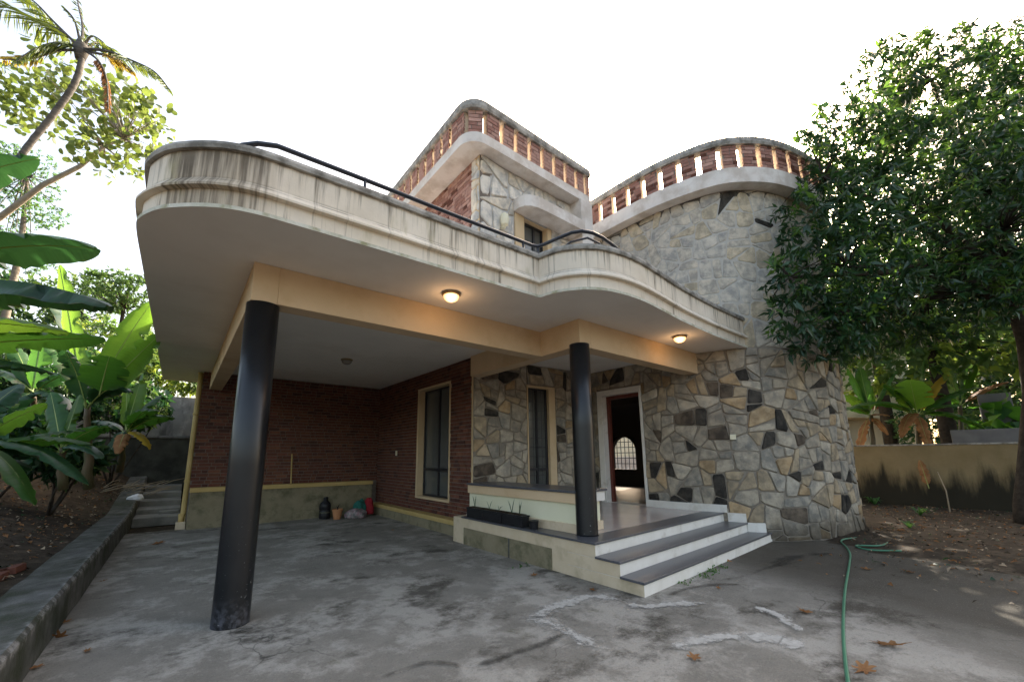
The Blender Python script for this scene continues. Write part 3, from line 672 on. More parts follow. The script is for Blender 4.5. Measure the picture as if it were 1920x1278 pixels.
# window maker on a path: frame, leaves, grille
def window(path, s0, s1, z0, z1, deep, mull=(0.5,), trans=(), curtain=True, grille=0, rungs=0, trim=None, name='window'):
    t = (path.at(s1) - path.at(s0)).normalized(); n = path.normal((s0 + s1) / 2); w = (path.at(s1) - path.at(s0)).length; o = path.at(s0, z0, -deep)
    fr = MB(); f = 0.045; H = z1 - z0
    fr.obox(o, t, n, f, H, 0.06); fr.obox(o + t * (w - f), t, n, f, H, 0.06)
    fr.obox(o + t * f, t, n, w - 2 * f, f, 0.06); fr.obox(o + t * f + Vector((0, 0, H - f)), t, n, w - 2 * f, f, 0.06)
    win = fr.build(name, m_iron, house)
    for q in mull:
        b = MB(); b.obox(o + t * (w * q - 0.03) + Vector((0, 0, f)) + n * 0.004, t, n, 0.06, H - 2 * f, 0.052); b.build('mullion', m_iron, win)
    for q in trans:
        b = MB(); b.obox(o + t * f + Vector((0, 0, H * q - 0.03)) + n * 0.012, t, n, w - 2 * f, 0.06, 0.058); b.build('transom', m_iron, win)
    xs = [0] + list(mull) + [1]
    for a, b_ in zip(xs, xs[1:]):
        g_ = MB(); g_.obox(o + t * (w * a + 0.03) + n * 0.02 + Vector((0, 0, f)), t, n, w * (b_ - a) - 0.06, H - 2 * f, 0.005); g_.build('pane', m_glass, win)
    for k in range(grille):
        q = (k + 0.5) / grille; b = MB(); b.tube([o + n * 0.075 + t * (w * q) + Vector((0, 0, 0.03)), o + n * 0.075 + t * (w * q) + Vector((0, 0, H - 0.03))], 0.006, 6); b.build('grille_bar', m_iron, win)
    for k in range(rungs):
        q = (k + 0.5) / rungs * H; b = MB(); b.tube([o + n * 0.077 + t * 0.03 + Vector((0, 0, q)), o + n * 0.077 + t * (w - 0.03) + Vector((0, 0, q))], 0.005, 6); b.build('grille_bar', m_iron, win)
    if trim:
        wl, wr, wt_, wb_, td = trim; m2 = MB(); o2 = path.at(s0, z0, 0.0)
        if wl: m2.obox(o2 - t * wl, t, n, wl, H, td)
        if wr: m2.obox(o2 + t * w, t, n, wr, H, td)
        if wt_: m2.obox(o2 - t * wl + Vector((0, 0, H)), t, n, w + wl + wr, wt_, td)
        if wb_: m2.obox(o2 - t * wl - Vector((0, 0, wb_)), t, n, w + wl + wr, wb_, td)
        m2.build('window_surround', m_trim, win, bevel=0.004)
    return win
w1 = window(P_side, *WIN_C, 0.20, (0.5,), (0.245,), grille=0, trim=(0.07, 0.035, 0.055, 0.05, 0.03))
for hz in (0.85, 1.25, 2.2, 2.95):          # hinges on the far jamb
    b = MB(); q = P_side.at(WIN_C[0] + 0.05, hz, -0.13); b.lathe(q, [(0.012, 0), (0.012, 0.09)], 8); b.build('hinge', m_iron, w1)
cu = MB(); q0 = 7.1 - 4.40
for k in range(14):
    a = q0 + k * 0.04; cu.poly([P_side.at(a, 0.66, -0.30 - 0.02 * (k % 2)), P_side.at(a + 0.04, 0.66, -0.30 - 0.02 * ((k + 1) % 2)), P_side.at(a + 0.04, 3.18, -0.30 - 0.02 * ((k + 1) % 2)), P_side.at(a, 3.18, -0.30 - 0.02 * (k % 2))])
cu.build('curtain', m_curtain, w1)
# ---- porch stone wall with its window, the tower with the doorway
sw0, sw1 = P_porch.near(5.55, 1.9), P_porch.near(6.15, 1.85)
WIN_P = (sw0, sw1, 0.62, 3.10)
m = MB(); wall_strip(m, P_porch, 0.0, ZS, 0.25, [WIN_P], 0, 1); wpo = m.build('stone_wall', [m_smortar, m_trim], house)
def pick_low(r, s, z):
    x = r.random(); dk = 0.24 if z < 1.4 else 0.11
    if x < dk: return 5 if r.random() < 0.62 else 6
    return r.choice((0, 0, 0, 0, 1, 1, 2, 2, 3, 4))
lay_stones(wpo, P_porch, 0.45, ZS, [(WIN_P[0] - 0.03, WIN_P[1] + 0.20, WIN_P[2] - 0.05, WIN_P[3] + 0.07)], 5, pick_low, cell=0.33)
window(P_porch, *WIN_P, 0.12, (0.5,), (0.26,), trim=(0.03, 0.19, 0.05, 0.05, 0.025), grille=5, rungs=12)
# brick end of the side wall seen beside the quoins
D0, D1 = P_tower.near(7.58, 1.38), P_tower.near(7.58, 0.35)
DOOR = (D0, D1, 0.475, 3.0)
m = MB(); wall_strip(m, P_tower, -0.05, ZT, 0.25, [DOOR], 0, 1); wto = m.build('stone_tower', [m_smortar, m_white], house)
s_vis0 = P_tower.near(7.575, 1.70)
nS = len(ST)
def pick_tower(r, s, z):
    if z < ZS: return pick_low(r, s, z)
    x = r.random()
    if x < 0.016: return 5
    return nS + 3 + r.choice((0, 0, 0, 1, 1, 2, 2))
s_end = P_tower.near(12.55, -0.4)
lay_stones(wto, P_tower, 0.0, ZS, [(D0 - 0.17, D1 + 0.045, 0.3, 3.16)], 6, pick_tower, s_vis0, s_end, 0.33)
lay_stones(wto, P_tower, ZS, ZT, [], 7, pick_tower, P_tower.near(7.57, 1.6), s_end, 0.37, 0.009, 0.011, (0.08, 0.2))
# tower cap: sky-tight roof
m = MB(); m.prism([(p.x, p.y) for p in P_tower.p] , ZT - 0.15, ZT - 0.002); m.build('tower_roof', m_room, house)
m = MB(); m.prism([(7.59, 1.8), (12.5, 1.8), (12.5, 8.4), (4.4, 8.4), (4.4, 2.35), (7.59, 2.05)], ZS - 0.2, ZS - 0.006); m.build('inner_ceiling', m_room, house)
# ---- upper block: stone front, brick flank, window, hood, pier
UW = (P_upf.near(4.36, .6), P_upf.near(5.02, .6), 4.4, 6.24)
m = MB(); wall_strip(m, P_upf, ZS + 0.12, ZT, 0.25, [UW], 0, 1); wuf = m.build('stone_wall', [m_umortar, m_trim], house)
nS = len(ST)
def pick_up(r, s, z): return nS + r.choice((0, 0, 0, 1, 1, 2))
lay_stones(wuf, P_upf, ZS + 0.12, ZT, [(UW[0] - 0.25, UW[1] + 0.13, 4.3, 6.31)], 8, pick_up, 0.0, None, 0.42, 0.013, 0.028, (0.08, 0.2))
window(P_upf, *UW, 0.17, (0.62,), (), trim=(0.24, 0.12, 0.0, 0.06, 0.035))
m = MB(); wall_strip(m, P_upl, ZS + 0.12, ZT, 0.24); wul = m.build('brick_wall', m_mortar, house)
lay_bricks(wul, P_upl, 4.3, ZT, seed=3, s0=1.5, s1=P_upl.len - 0.23, palette=(3, 4, 4, 0, 3))
lay_stones(wul, P_upl, 4.3, ZT, [], 9, pick_up, P_upl.len - 0.26, P_upl.len, 0.26, 0.01, 0.02)
m = MB(); m.box((3.30, 5.3, ZS + 0.12), (12.3, 5.5, ZT - 0.01)); m.box((6.16, 0.9, ZS + 0.12), (6.36, 5.29, ZT - 0.01)); m.build('rear_wall', m_room, house)
hood_pts = [(4.09, 0.60), (4.10, 0.44), (4.15, 0.32), (4.25, 0.24), (4.42, 0.20), (4.8, 0.195), (5.3, 0.20), (5.78, 0.21), (5.78, 0.62)]
m = MB(); m.prism(hood_pts, 6.26, 6.50); m.build('window_hood', m_band, house, bevel=0.006)
m = MB(); m.box((5.785, 0.30, ZS + 0.13), (6.16, 1.4, ZT - 0.003)); m.build('pier', m_band, house, bevel=0.006)
wl = MB(); wl.lathe((3.80, 0.50, 5.78), [(0.02, 0), (0.07, 0.04), (0.085, 0.14), (0.075, 0.24), (0.03, 0.28)], 14)
wl.box((3.77, 0.50, 5.76), (3.83, 0.60, 6.05)); tag(wl.build('wall_lamp', m_ivory), 'cream wall lamp on the pale stone front of the upper storey', 'lamp')
# ---- roof bands, slotted brick parapets and copings
def offset_pts(path, d): return [path.p[i] + path.n[i] * d for i in range(len(path.p))]
up_band = [(2.87, 5.6), (2.87, 1.2), (2.87, 0.74)] + [(3.22 - 0.35 * math.cos(a), 0.65 - 0.35 * math.sin(a)) for a in [rad(q) for q in (0, 15, 30, 45, 60, 75, 90)]] + [(3.7, 0.30), (6.16, 0.34)]
P_ub = Path(up_band)
tb = [q for q in offset_pts(P_tower, 0.28)][1:]
tb = [Vector((7.28, 5.3, 0)), Vector((7.285, 3.0, 0))] + tb
P_tb = Path([(p.x, p.y) for p in tb])
def parapet(path, z0, hb, hbr, hc, slots, slotw, edge, bandm, name, depth=0.12, inn=0.42, pal=(3, 4, 4, 3, 4, 4)):
    # pale band with soffit, brick panels between slots, projecting coping
    b = sweep(path, [(-inn, z0), (0, z0), (0, z0 + hb), (-inn, z0 + hb), (-inn, z0)]); b.build(name + '_band', bandm, house, fix=False)
    zb0, zb1 = z0 + hb + 0.001, z0 + hb + hbr
    panels = []; prev = edge[0]
    for s in slots:
        panels.append((prev, s - slotw / 2)); prev = s + slotw / 2
    panels.append((prev, edge[1]))
    for a, c in panels:
        if c - a < 0.05: continue
        ss = [a, c] if c - a < 0.8 else [a] + [q for q in path.c if a < q < c] + [c]; pp = Path([tuple(path.at(q, 0, -0.02)[:2]) for q in ss])
        m = MB(); wall_strip(m, pp, zb0, zb1, depth, (), 0, 1); po = m.build('parapet_panel', [m_mortar, m_jamb], house)
        lay_bricks(po, pp, zb0 + 0.006, zb1, seed=int(a * 100), palette=pal, proud=0.01)
    c_ = sweep(path, [(-0.17, zb1 + 0.0005), (0.03, zb1 + 0.0005), (0.045, zb1 + 0.05), (0.03, zb1 + hc), (-0.16, zb1 + hc), (-0.17, zb1 + 0.0005)]); c_.build('coping', m_cope, house, fix=False)
slots_u = [P_ub.near(2.87, y) for y in (4.7, 4.36, 4.02, 3.69, 3.36, 3.02, 2.68, 2.34, 2.01, 1.66, 1.33, 0.99)] + [P_ub.near(2.935, 0.51), P_ub.near(3.215, 0.30)] + [P_ub.near(x, 0.31) for x in (3.60, 3.95, 4.31, 4.66, 5.01, 5.36, 5.71, 6.02)]
parapet(P_ub, ZT, 0.20, 0.485, 0.17, slots_u, 0.10, (0.5, P_ub.len), m_band, 'roof', inn=0.28)
t0 = P_tb.near(7.29, 0.94)
slots_t = [t0 - 0.40 * k for k in range(6, 0, -1)] + [t0 + 0.405 * k for k in range(0, 15)]
parapet(P_tb, ZT, 0.345, 0.53, 0.16, slots_t, 0.115, (1.2, slots_t[-1] + 0.3), m_band, 'tower', pal=(3, 3, 4, 3, 0))
m = MB(); m.prism([(p.x + 0.3 * 0, p.y) for p in offset_pts(P_ub, -0.2)] + [(6.16, 5.4)], ZT + 0.004, ZT + 0.12); m.build('roof_slab', m_band, house)

# ---- porch: floor, steps, ledge, bench
def sk(x, v): return v + 0.055 * (x - 3.7)
XL, XR = 3.69, 8.35
def stepblock(name, vfront, vback, z0, z1, xl=XL):
    m = MB(); pts = [(xl, sk(xl, vfront)), (XR, sk(XR, vfront)), (XR, sk(XR, vback)), (xl, sk(xl, vback))]
    m.prism(pts, z0, z1); 
    me = m
    o = m.build(name, [m_white, m_steptan], house, bevel=0.004)
    for p in o.data.polygons:
        if p.normal.x < -0.7: p.material_index = 1
    return o
RZ = 0.1585
stepblock('riser', -2.055, -0.9, -0.04, RZ - 0.028); stepblock('riser', -1.745, -0.9, RZ - 0.027, 2 * RZ - 0.028, XL + 0.002); stepblock('riser', -1.385, -0.9, 2 * RZ - 0.027, 3 * RZ - 0.028, XL + 0.004)
def tread(vf, vb, z, xl=XL):
    m = MB(); x0 = xl - 0.022
    m.prism([(x0, sk(x0, vf) - 0.018), (XR, sk(XR, vf) - 0.018), (XR, sk(XR, vb)), (x0, sk(x0, vb))], z - 0.0275, z)
    return m.build('tread', m_granite, house, bevel=0.004)
tread(-2.055, -1.748, RZ); tread(-1.745, -1.388, 2 * RZ); tread(-1.385, -1.05, 3 * RZ)
m = MB(); m.prism([(3.692, -0.905), (XR, -0.72), (XR, 2.1), (3.692, 2.0)], -0.04, 3 * RZ - 0.03); m.build('porch_base', m_steptan, house)
m = MB(); m.prism([(3.668, -1.062), (3.95, -1.046), (3.95, 1.70), (3.668, 1.70)], 3 * RZ - 0.0275, 3 * RZ - 0.0005); m.build('ledge', m_granite, house, bevel=0.004)
fl = []
for i in range(8):                                  # floor tiles
    for j in range(6):
        x0 = 3.952 + i * 0.6; y0 = -1.04 + j * 0.6
        m = MB(); x1 = min(x0 + 0.598, 8.3); y1 = min(y0 + 0.598, 2.0)
        if x1 - x0 < 0.1 or y1 - y0 < 0.1: continue
        m.prism([(x0, y0 + 0.055 * (x0 - 3.7) * (j == 0)), (x1, y0 + 0.055 * (x1 - 3.7) * (j == 0)), (x1, y1), (x0, y1)], 3 * RZ - 0.028, 3 * RZ - 0.001); m.build('floor_tile', m_tile, house)
# dado panels on the outer face of the porch base
m = MB(); m.prism([(3.672, -0.62), (3.691, -0.62), (3.691, 1.62), (3.672, 1.62)], -0.03, 0.285); m.build('plinth', m_plinth, house, bevel=0.004)
m = MB(); m.prism([(3.664, 0.30), (3.690, 0.30), (3.690, 0.325), (3.664, 0.325)], -0.03, 0.284); m.build('plinth_joint', m_kerb, house)
# stepped skirting where the steps meet the tower
def skirt(y0, y1, z0, z1):
    s0, s1 = P_tower.near(P_tower.p[0].x, y0), None
    a = [P_tower.c[i] for i in range(len(P_tower.p)) if y1 < P_tower.p[i].y < y0 and P_tower.p[i].x < 9]
    def s_of(y):
        for i in range(len(P_tower.p) - 1):
            if P_tower.p[i].y >= y >= P_tower.p[i + 1].y: return P_tower.c[i] + (P_tower.c[i + 1] - P_tower.c[i]) * (P_tower.p[i].y - y) / (P_tower.p[i].y - P_tower.p[i + 1].y)
    S = [s_of(y0)] + [q for q in a if s_of(y0) < q < s_of(y1)] + [s_of(y1)]
    pp = Path([tuple(P_tower.at(q, 0, 0.055)[:2]) for q in S]); m = MB(); wall_strip(m, pp, z0, z1, 0.06); m.build('skirting', m_white, house)
skirt(0.33, -1.22, 3 * RZ, 3 * RZ + 0.14); skirt(-1.221, -1.50, 2 * RZ, 3 * RZ + 0.0); skirt(-1.501, -1.74, RZ, 2 * RZ + 0.0)
# doorway: white surround, red-brown frame, half open leaf, room behind
t = (P_tower.at(D1) - P_tower.at(D0)).normalized(); n = P_tower.normal((D0 + D1) / 2); w = D1 - D0; o = P_tower.at(D0, 0.475, 0)
dr = MB(); dr.obox(o - t * 0.15, t, n, 0.15, 2.52, 0.045); dr.obox(o + t * w, t, n, 0.05, 2.52, 0.045); dr.obox(o - t * 0.15 + Vector((0, 0, 2.5205)), t, n, w + 0.20, 0.13, 0.045)
door_o = dr.build('doorway', m_white, house, bevel=0.004)
fr = MB(); q = o - n * 0.22
fr.obox(q + t * 0.001, t, n, 0.075, 2.52, 0.09); fr.obox(q + t * (w - 0.076), t, n, 0.075, 2.52, 0.09); fr.obox(q + t * 0.0765 + Vector((0, 0, 2.44)), t, n, w - 0.153, 0.08, 0.09)
fr.build('door_frame', m_redwood, door_o, bevel=0.005)
lf = MB(); lf.obox(q + t * (w - 0.12) - n * 0.92, t, n, 0.04, 2.42, 0.90)
for zz in (0.25, 1.3): lf.obox(q + t * (w - 0.132) - n * 0.80 + Vector((0, 0, zz)), t, n, 0.0125, 0.9, 0.66)
lf.build('door_leaf', m_door, door_o, bevel=0.004)
# room: floor and far wall with an arched, barred window
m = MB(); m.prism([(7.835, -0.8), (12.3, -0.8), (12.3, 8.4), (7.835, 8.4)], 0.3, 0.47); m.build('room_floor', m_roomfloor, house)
def arch_wall(x, y0, y1, z0, z1, yc, hw, zb, zsp, thick):
    mm = MB(); P = Path([(x, y1), (x, y0)])
    a, b = y1 - (yc + hw), y1 - (yc - hw)
    wall_strip(mm, P, z0, z1, thick, [(a, b, zb, zsp + hw)])
    k = 14
    for sgn in (-1, 1):
        for i in range(k):
            a0, a1 = math.pi / 2 * i / k, math.pi / 2 * (i + 1) / k
            p0 = (yc + sgn * hw * math.cos(a0), zsp + hw * math.sin(a0)); p1 = (yc + sgn * hw * math.cos(a1), zsp + hw * math.sin(a1))
            for xx in (x - 0.0, x + thick):
                mm.poly([(xx, p0[0], p0[1]), (xx, p1[0], p1[1]), (xx, p1[0], zsp + hw), (xx, yc + sgn * hw, zsp + hw)] if i else [(xx, p0[0], p0[1]), (xx, p1[0], p1[1]), (xx, yc + sgn * hw, zsp + hw)])
            mm.poly([(x, p0[0], p0[1]), (x, p1[0], p1[1]), (x + thick, p1[0], p1[1]), (x + thick, p0[0], p0[1])])
    return mm
AX, AYC, AHW, AZB, AZS = 12.56, 4.42, 0.52, 1.06, 1.72
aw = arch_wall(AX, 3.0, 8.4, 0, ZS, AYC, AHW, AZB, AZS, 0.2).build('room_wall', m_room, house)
gr = MB()
for k in range(1, 6):
    y = AYC - AHW + 2 * AHW * k / 6; h = AZS + math.sqrt(max(0, AHW ** 2 - (y - AYC) ** 2)); gr.tube([(AX + 0.1, y, AZB), (AX + 0.1, y, h)], 0.014, 6)
for k in range(1, 7):
    z = AZB + 0.2 * k; hw_ = AHW if z < AZS else math.sqrt(max(0.01, AHW ** 2 - (z - AZS) ** 2)); gr.tube([(AX + 0.115, AYC - hw_, z), (AX + 0.115, AYC + hw_, z)], 0.014, 6)
gr.build('window_grille', m_iron, aw)
# bench at the edge of the porch
m = MB(); m.prism([(3.98, -0.84), (4.55, -0.80), (4.45, 1.72), (3.88, 1.74)], 0.476, 0.885); m.build('bench_body', m_cream, house, bevel=0.004)
m = MB(); m.prism([(3.955, -0.87), (4.58, -0.83), (4.48, 1.70), (3.855, 1.72)], 0.4765, 0.60); m.build('bench_skirting', m_steptan, house, bevel=0.004)
m = MB(); m.prism([(3.93, -0.89), (4.62, -0.85), (4.52, 1.71), (3.83, 1.73)], 0.8855, 1.03); o_ = m.build('bench_band', [m_beam, m_white], house, bevel=0.004)
for p in o_.data.polygons:
    if p.normal.y < -0.7: p.material_index = 1
m = MB(); m.prism([(3.90, -0.92), (4.65, -0.88), (4.55, 1.72), (3.80, 1.735)], 1.0305, 1.065); m.build('bench_top', m_granite, house, bevel=0.005)

# ---- railing on the balcony, rain pipe
rl = Path([(p.x, p.y) for p in outline])
def rail_run(pts, r=0.024): 
    mm = MB(); mm.tube(pts, r, 10); return mm
pts = [outline[i] - P_slab.n[i] * 0.045 for i in range(len(outline)) if -0.2 < outline[i].x < 2.9 and outline[i].y < -0.85]
pts = [Vector((p.x, p.y, 4.378)) for p in pts]
pts = [Vector((-0.46, -0.94, 4.262)), Vector((-0.40, -0.985, 4.305)), Vector((-0.29, -1.025, 4.355))] + pts + [Vector(p) for p in ((2.93, -1.165, 4.376), (3.02, -1.19, 4.376), (3.055, -1.30, 4.378), (3.09, -1.50, 4.382), (3.14, -1.70, 4.388), (3.22, -1.80, 4.392), (3.36, -1.855, 4.392), (3.54, -1.87, 4.385), (3.74, -1.86, 4.365), (3.95, -1.85, 4.33), (4.12, -1.84, 4.28))]
rlo = rail_run(pts).build('railing', m_pipe, house, smooth=True)
for p in pts[9:-11:8] + [pts[-10]]:
    mm = MB(); mm.tube([(p.x, p.y, ZS + 0.63), (p.x, p.y, 4.40)], 0.016, 8); mm.build('railing_post', m_pipe, rlo)
mm = rail_run([(3.40, -1.10, 4.40), (3.46, -1.40, 4.50), (3.60, -1.58, 4.53), (3.80, -1.62, 4.50), (4.0, -1.58, 4.40)], 0.016); mm.build('railing', m_pipe, house, smooth=True)
pp = MB(); pp.tube([(-0.33, 7.16, 3.60), (-0.33, 7.16, 0.34), (-0.36, 7.08, 0.27), (-0.36, 7.08, 0.15)], 0.055, 12)
rp = pp.build('rain_pipe', m_ochre, house, smooth=True)
for z in (0.30, 1.05, 2.6):
    mm = MB(); mm.lathe((-0.33 if z > 0.4 else -0.355, 7.16 if z > 0.4 else 7.09, z), [(0.062, -0.03), (0.066, 0), (0.062, 0.03)], 14); mm.build('pipe_collar', m_ochre, rp)
mm = MB(); mm.box((-0.45, 6.98, -0.02), (-0.27, 7.15, 0.16)); mm.build('pipe_block', m_steptan, house, bevel=0.01)

# ---- turn the gathered bricks and stones into parts
def face_area_px(path, s, z, w, h):
    c = path.at(s, z); d = c - CAM; L = d.length
    f = -(path.normal(s).dot(d)) / L
    if d.dot(_f2) < 0.2 or f <= 0: return 0
    return w * h * f / (L * L)
bl = [(face_area_px(p, (a + b) / 2, (c + d) / 2, b - a, d - c), part, p, a, b, c, d, pr, mi) for part, p, a, b, c, d, pr, mi in house_bricks]
bl.sort(key=lambda q: -q[0])
unit = {}
def unit_brick(mi):
    if mi not in unit:
        mm = MB(); mm.box((0, -0.5, 0), (1, 0.5, 1)); me = bpy.data.meshes.new('brick'); me.from_pydata(mm.v, [], mm.f); me.materials.append(BR[mi]); unit[mi] = me
    return unit[mi]
rest = MB()
for k, (ar, part, p, a, b, c, d, pr, mi) in enumerate(bl):
    q = p.at(a, c, pr); tdir = p.at(b, c, pr) - q; ln = tdir.length; nn = Vector((tdir.y, -tdir.x, 0)).normalized()
    if k < 300:
        o = bpy.data.objects.new('brick', unit_brick(mi)); COL.objects.link(o); o.parent = part
        o.matrix_parent_inverse = Matrix.Identity(4)
        q = q - nn * 0.02
        o.location = q; o.rotation_euler = (0, 0, math.atan2(tdir.y, tdir.x)); o.scale = (ln, 0.04, d - c)
    elif ar > 0:
        rest.obox(q - nn * 0.04, tdir.normalized(), nn, ln, d - c, 0.04, mi)
tag(rest.build('brickwork', BR, house), kind='stuff')
sl_ = []
for part, p, poly, rise, mi, j in house_stones:
    xs = [q[0] for q in poly]; zs = [q[1] for q in poly]
    sl_.append((face_area_px(p, sum(xs) / len(xs), sum(zs) / len(zs), 1, abs(area(poly))), part, p, poly, rise, mi, j))
sl_.sort(key=lambda q: -q[0])
ALLST = ST + STW + STU; rest = MB()
for k, (ar, part, p, poly, rise, mi, j) in enumerate(sl_):
    if ar <= 0: continue
    if k < 300:
        mm = MB(); stone_geo(mm, p, poly, rise, 0, j); mm.build('stone', ALLST[mi], part, fix=False)
    else: stone_geo(rest, p, poly, rise, mi, j)
tag(rest.build('stonework', ALLST, house, fix=False), kind='stuff')

# ------------------------------------------------------------------ lamps and small fittings
def ceiling_lamp(x, y, lit, label):
    t_ = thing('ceiling_lamp', label, 'lamp', (x, y, ZS), 'round lamps under the balcony slab')
    a = MB(); a.lathe((x, y, ZS), [(0.12, -0.001), (0.125, -0.02), (0.105, -0.035)], 28); a.build('rim', m_brass, t_, smooth=False)
    b = MB(); b.lathe((x, y, ZS), [(0.104, -0.034), (0.10, -0.06), (0.085, -0.085), (0.055, -0.105), (0.012, -0.114)], 28); b.build('globe', m_lit if lit else m_unlit, t_, smooth=True)
    if lit:
        ld = bpy.data.lights.new('lamp_light', 'POINT'); ld.energy = 0.7; ld.color = (1, 0.6, 0.3); ld.shadow_soft_size = 0.1
        lo = bpy.data.objects.new('lamp_light', ld); COL.objects.link(lo); lo.location = (x, y, ZS - 0.2); lo.parent = t_; lo.matrix_parent_inverse = Matrix.Translation((-x, -y, -ZS))
ceiling_lamp(2.0, -0.62, True, 'lit round ceiling lamp in front of the long tan carport beam')
ceiling_lamp(6.24, -1.40, True, 'lit round ceiling lamp over the porch steps near the tower')
ceiling_lamp(2.08, 3.82, False, 'unlit round ceiling lamp inside the dark carport')
q = P_side.at(7.1 - 5.77, 1.60, 0.012); mm = MB(); mm.obox(q, P_side.at(2) - P_side.at(1), P_side.normal(1), 0.09, 0.13, 0.02)
tag(mm.build('light_switch', m_ivory, bevel=0.004), 'ivory switch plate on the brick wall beside the carport window', 'switch')
s_sw = P_tower.near(7.83, -1.40); q = P_tower.at(s_sw, 1.84, 0.03); tt = (P_tower.at(s_sw + 0.1) - P_tower.at(s_sw)).normalized()
mm = MB(); mm.obox(q, tt, P_tower.normal(s_sw), 0.10, 0.10, 0.03); tag(mm.build('light_switch', m_ivory, bevel=0.004), 'square ivory switch plate on the rough stone right of the doorway', 'switch')
mm = MB(); mm.tube([(1.83, 7.04, 0.905), (1.80, 7.06, 1.66)], 0.018, 8); tag(mm.build('stick', m_ochre), 'short yellowish stick leaning on the brick wall at the carport back', 'stick')


# ------------------------------------------------------------------ leaves, plants and trees
def leaf_cloud(P, D, ln, wd, fold=0.25, up=None):
    """P base points, D unit directions, ln/wd arrays: one folded leaf of four triangles each"""
    P = np.asarray(P, float); D = np.asarray(D, float); n = len(P)
    ln = np.broadcast_to(ln, n)[:, None]; wd = np.broadcast_to(wd, n)[:, None]
    R = nrng.normal(size=(n, 3)); R[:, 2] += 1.2 if up is None else up
    S = np.cross(D, R); S /= np.linalg.norm(S, axis=1)[:, None] + 1e-9
    U = np.cross(S, D)
    c = P + D * ln * 0.45; V = np.empty((n, 5, 3))
    V[:, 0] = P; V[:, 1] = c + S * wd * 0.5 + U * wd * fold; V[:, 2] = P + D * ln - U * ln * 0.12; V[:, 3] = c - S * wd * 0.5 + U * wd * fold; V[:, 4] = c
    b = (np.arange(n) * 5)[:, None]
    F = np.concatenate([b + np.array([[0, 1, 4]]), b + np.array([[1, 2, 4]]), b + np.array([[0, 4, 3]]), b + np.array([[4, 2, 3]])], 1).reshape(-1, 3)
    return V.reshape(-1, 3), F
def unit(a): return a / (np.linalg.norm(a, axis=1)[:, None] + 1e-9)
def in_ellipsoids(E, n, shell=0.5):
    """points spread through a list of (centre, radii), nearer the skin when shell is high"""
    vol = np.array([e[1][0] * e[1][1] * e[1][2] for e in E]) ** (2 / 3); k = nrng.choice(len(E), n, p=vol / vol.sum())
    d = unit(nrng.normal(size=(n, 3))); r = nrng.random(n) ** (1 / 3); r = shell * np.sqrt(0.35 + 0.65 * r) + (1 - shell) * r
    C = np.array([e[0] for e in E], float)[k]; Rr = np.array([e[1] for e in E], float)[k]
    return C + d * Rr * r[:, None], d
def clusters(E, n, per, ln, wd, spread, droop=0.3, shell=0.55, reject=None, lenvar=0.3, updir=0.5):
    C, d = in_ellipsoids(E, n, shell)
    if reject is not None: keep = ~reject(C); C, d = C[keep], d[keep]
    n = len(C); A = unit(d + nrng.normal(size=(n, 3)) * 0.6 + np.array([0, 0, updir]))
    Cc = np.repeat(C, per, 0); Ax = np.repeat(A, per, 0); N = len(Cc)
    dirs = unit(Ax * 0.55 + nrng.normal(size=(N, 3)) * 0.75 + np.array([0, 0, -droop]))
    P = Cc + Ax * (nrng.random((N, 1)) - 0.5) * spread
    l = ln * (1 + lenvar * nrng.normal(size=N)).clip(0.4, 1.7)
    V, F = leaf_cloud(P, dirs, l, l * wd)
    return V, F, C, A
def branchy(mb, root, targets, r0, rng_, sag=0.15, sides=6, mi=0):
    root = Vector(root)
    for t_ in targets:
        t_ = Vector(t_); mid = root.lerp(t_, 0.5) + Vector((rng_.uniform(-.2, .2), rng_.uniform(-.2, .2), sag * (t_ - root).length))
        pts = [tuple(root)] + [tuple((1 - a) ** 2 * root + 2 * a * (1 - a) * mid + a * a * t_) for a in (0.25, 0.5, 0.75, 1)]
        mb.tube(pts, [r0, r0 * 0.75, r0 * 0.55, r0 * 0.38, r0 * 0.2], sides, mi)
def px_ell(px, py, dist, rx, rz, ry=None):
    k = dist / FPX; return (tuple(at(px, py, dist)), (rx * k, (ry or rx) * k, rz * k))

